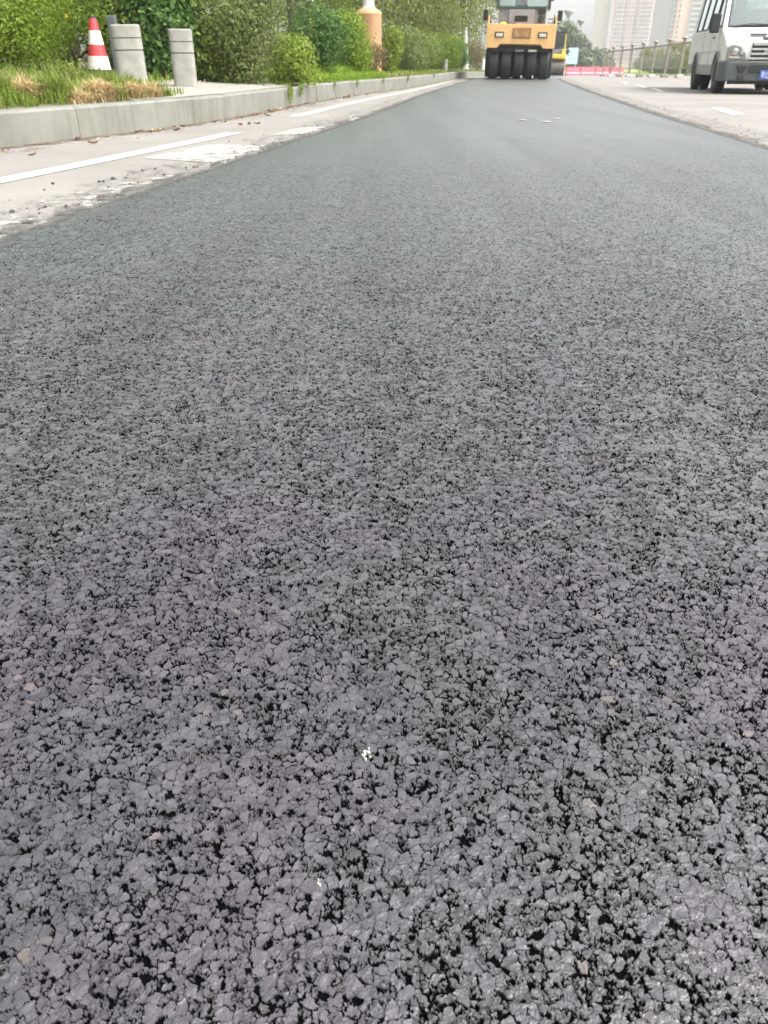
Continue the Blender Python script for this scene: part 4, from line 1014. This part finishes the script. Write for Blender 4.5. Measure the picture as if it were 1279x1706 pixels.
LBR = 'loose asphalt crumb on the old road along the right edge of the new asphalt'
rocks = rocks_r
for i in range(70):
    y = rr.uniform(6.5, 17); x = asr_x(y)+abs(rr.gauss(0, .22))+.05; crumb(x, y, rr.uniform(.008, .022), LBR, 'asphalt crumbs along the right edge')
# dead leaves in the gutter
LB = pm('dead_leaf', (.22, .11, .06), .8, var=.4, vs=30); LB2 = pm('dead_leaf_pale', (.45, .32, .2), .8, var=.3, vs=30)
def leaf_me(m):
    vs = []; fs = []; n = 6
    for i in range(n+1):
        t = i/n; w_ = .28*math.sin(PI*min(1, t*.96+.03))
        for s in (-1, 0, 1): vs.append((t-.5, s*w_, .10*abs(s)*(1+t)+.16*(t-.5)**2*2))
    for i in range(n):
        for s in range(2): k = i*3+s; fs.append((k, k+1, k+4, k+3))
    return MB().add(vs, fs).mesh('dead_leaf', m)
lm = [leaf_me(LB), leaf_me(LB2)]
LL = 'curled dead leaf lying in the gutter at the foot of the kerb'
spots = [(130, 234, .10), (155, 240, .09), (165, 234, .06), (228, 231, .04), (255, 220, .11), (265, 219, .1), (295, 218, .08), (54, 260, .07), (180, 228, .06), (5, 253, .06), (14, 251, .05), (400, 209, .09), (415, 208, .1), (428, 207, .08), (455, 183, .06), (460, 183, .07), (478, 179, .06), (498, 177, .06)]
for i in range(46):
    y = rr.choice([rr.uniform(12.5, 19), rr.uniform(8, 14), rr.uniform(16, 24)]); spots.append((None, (kerb_x(y)+abs(rr.gauss(.06, .12))+.03, y), rr.uniform(.05, .11)))
for sp_ in spots:
    if sp_[0] is None: x, y = sp_[1]
    else: p_ = G(sp_[0], sp_[1]); x, y = p_.x, p_.y
    o = link('dead_leaf', lm[rr.random() < .3]); o.location = (x, y, gz(y)+.006); s = sp_[2]; o.scale = (s, s, s); o.rotation_euler = (rr.uniform(-.2, .2), rr.uniform(-.2, .2), rr.uniform(0, 6.28)); tag(o, LL, 'leaf', 'dead leaves in the gutter')
# paint flakes stuck on the new asphalt
FLK = pm('paint_flake', (.40, .39, .36), .7); PCR = pm('pale_crumb', (.30, .30, .28), .8)
def flake(u, v, s, label, m=FLK, n=5):
    p_ = G(u, v, ZA); mb = MB()
    for i in range(n):
        cx, cy = rr.gauss(0, s*.35), rr.gauss(0, s*.55); k = rr.randint(5, 7); vs = []
        for j in range(k): a = 2*PI*j/k; r_ = s*rr.uniform(.04, .17); vs.append((cx+r_*math.cos(a), cy+r_*math.sin(a)))
        mb.prism(vs, 'Z', -.002, rr.uniform(.0003, .0016))
    o = mb.build('paint_flake', m); o.location = (p_.x, p_.y, ZA+.001); tag(o, label, 'paint fleck')
flake(608, 1258, .012, 'largest broken white paint fleck on the fresh asphalt in front', n=9)
flake(532, 1474, .006, 'tiny cream fleck on the asphalt below the largest white fleck', pm('flake_cream', (.7, .66, .5), .5), 3)
flake(825, 972, .006, 'tiny white fleck right of centre on the fresh asphalt', n=2)
for u, v, s, lb_ in ((871, 200, .11, 'left of three pale crumbs on the far fresh asphalt'), (910, 203, .12, 'middle one of three pale crumbs on the far fresh asphalt'), (928, 198, .10, 'right of three pale crumbs on the far fresh asphalt')):
    p_ = G(u, v, ZA); o = MB().lathe([(.001, 0), (.4, .0), (.5, .1), (.35, .22), (.001, .26)], 7).build('pale_crumb', PCR); o.location = (p_.x, p_.y, ZA+gz(p_.y)-.003); o.scale = (s, s*.8, s*.4); tag(o, lb_, 'crumb', 'pale crumbs on the far asphalt')

# ------------------------------------------------------------------ haze
hz = MB().box((100, 500, 59.5), (900, 1300, 125)); 
hm = bpy.data.materials.new('haze'); hm.use_nodes = True; t_ = hm.node_tree; t_.nodes.remove(t_.nodes['Principled BSDF'])
pv = t_.nodes.new('ShaderNodeVolumePrincipled'); pv.inputs['Color'].default_value = (.95, .97, 1, 1); pv.inputs['Density'].default_value = .00055; pv.inputs['Anisotropy'].default_value = .2
t_.links.new(pv.outputs[0], t_.nodes['Material Output'].inputs['Volume'])
ho = hz.build('haze', hm); tag(ho, kind='stuff'); ho['label'] = 'pale haze in the air'; ho['category'] = 'haze'
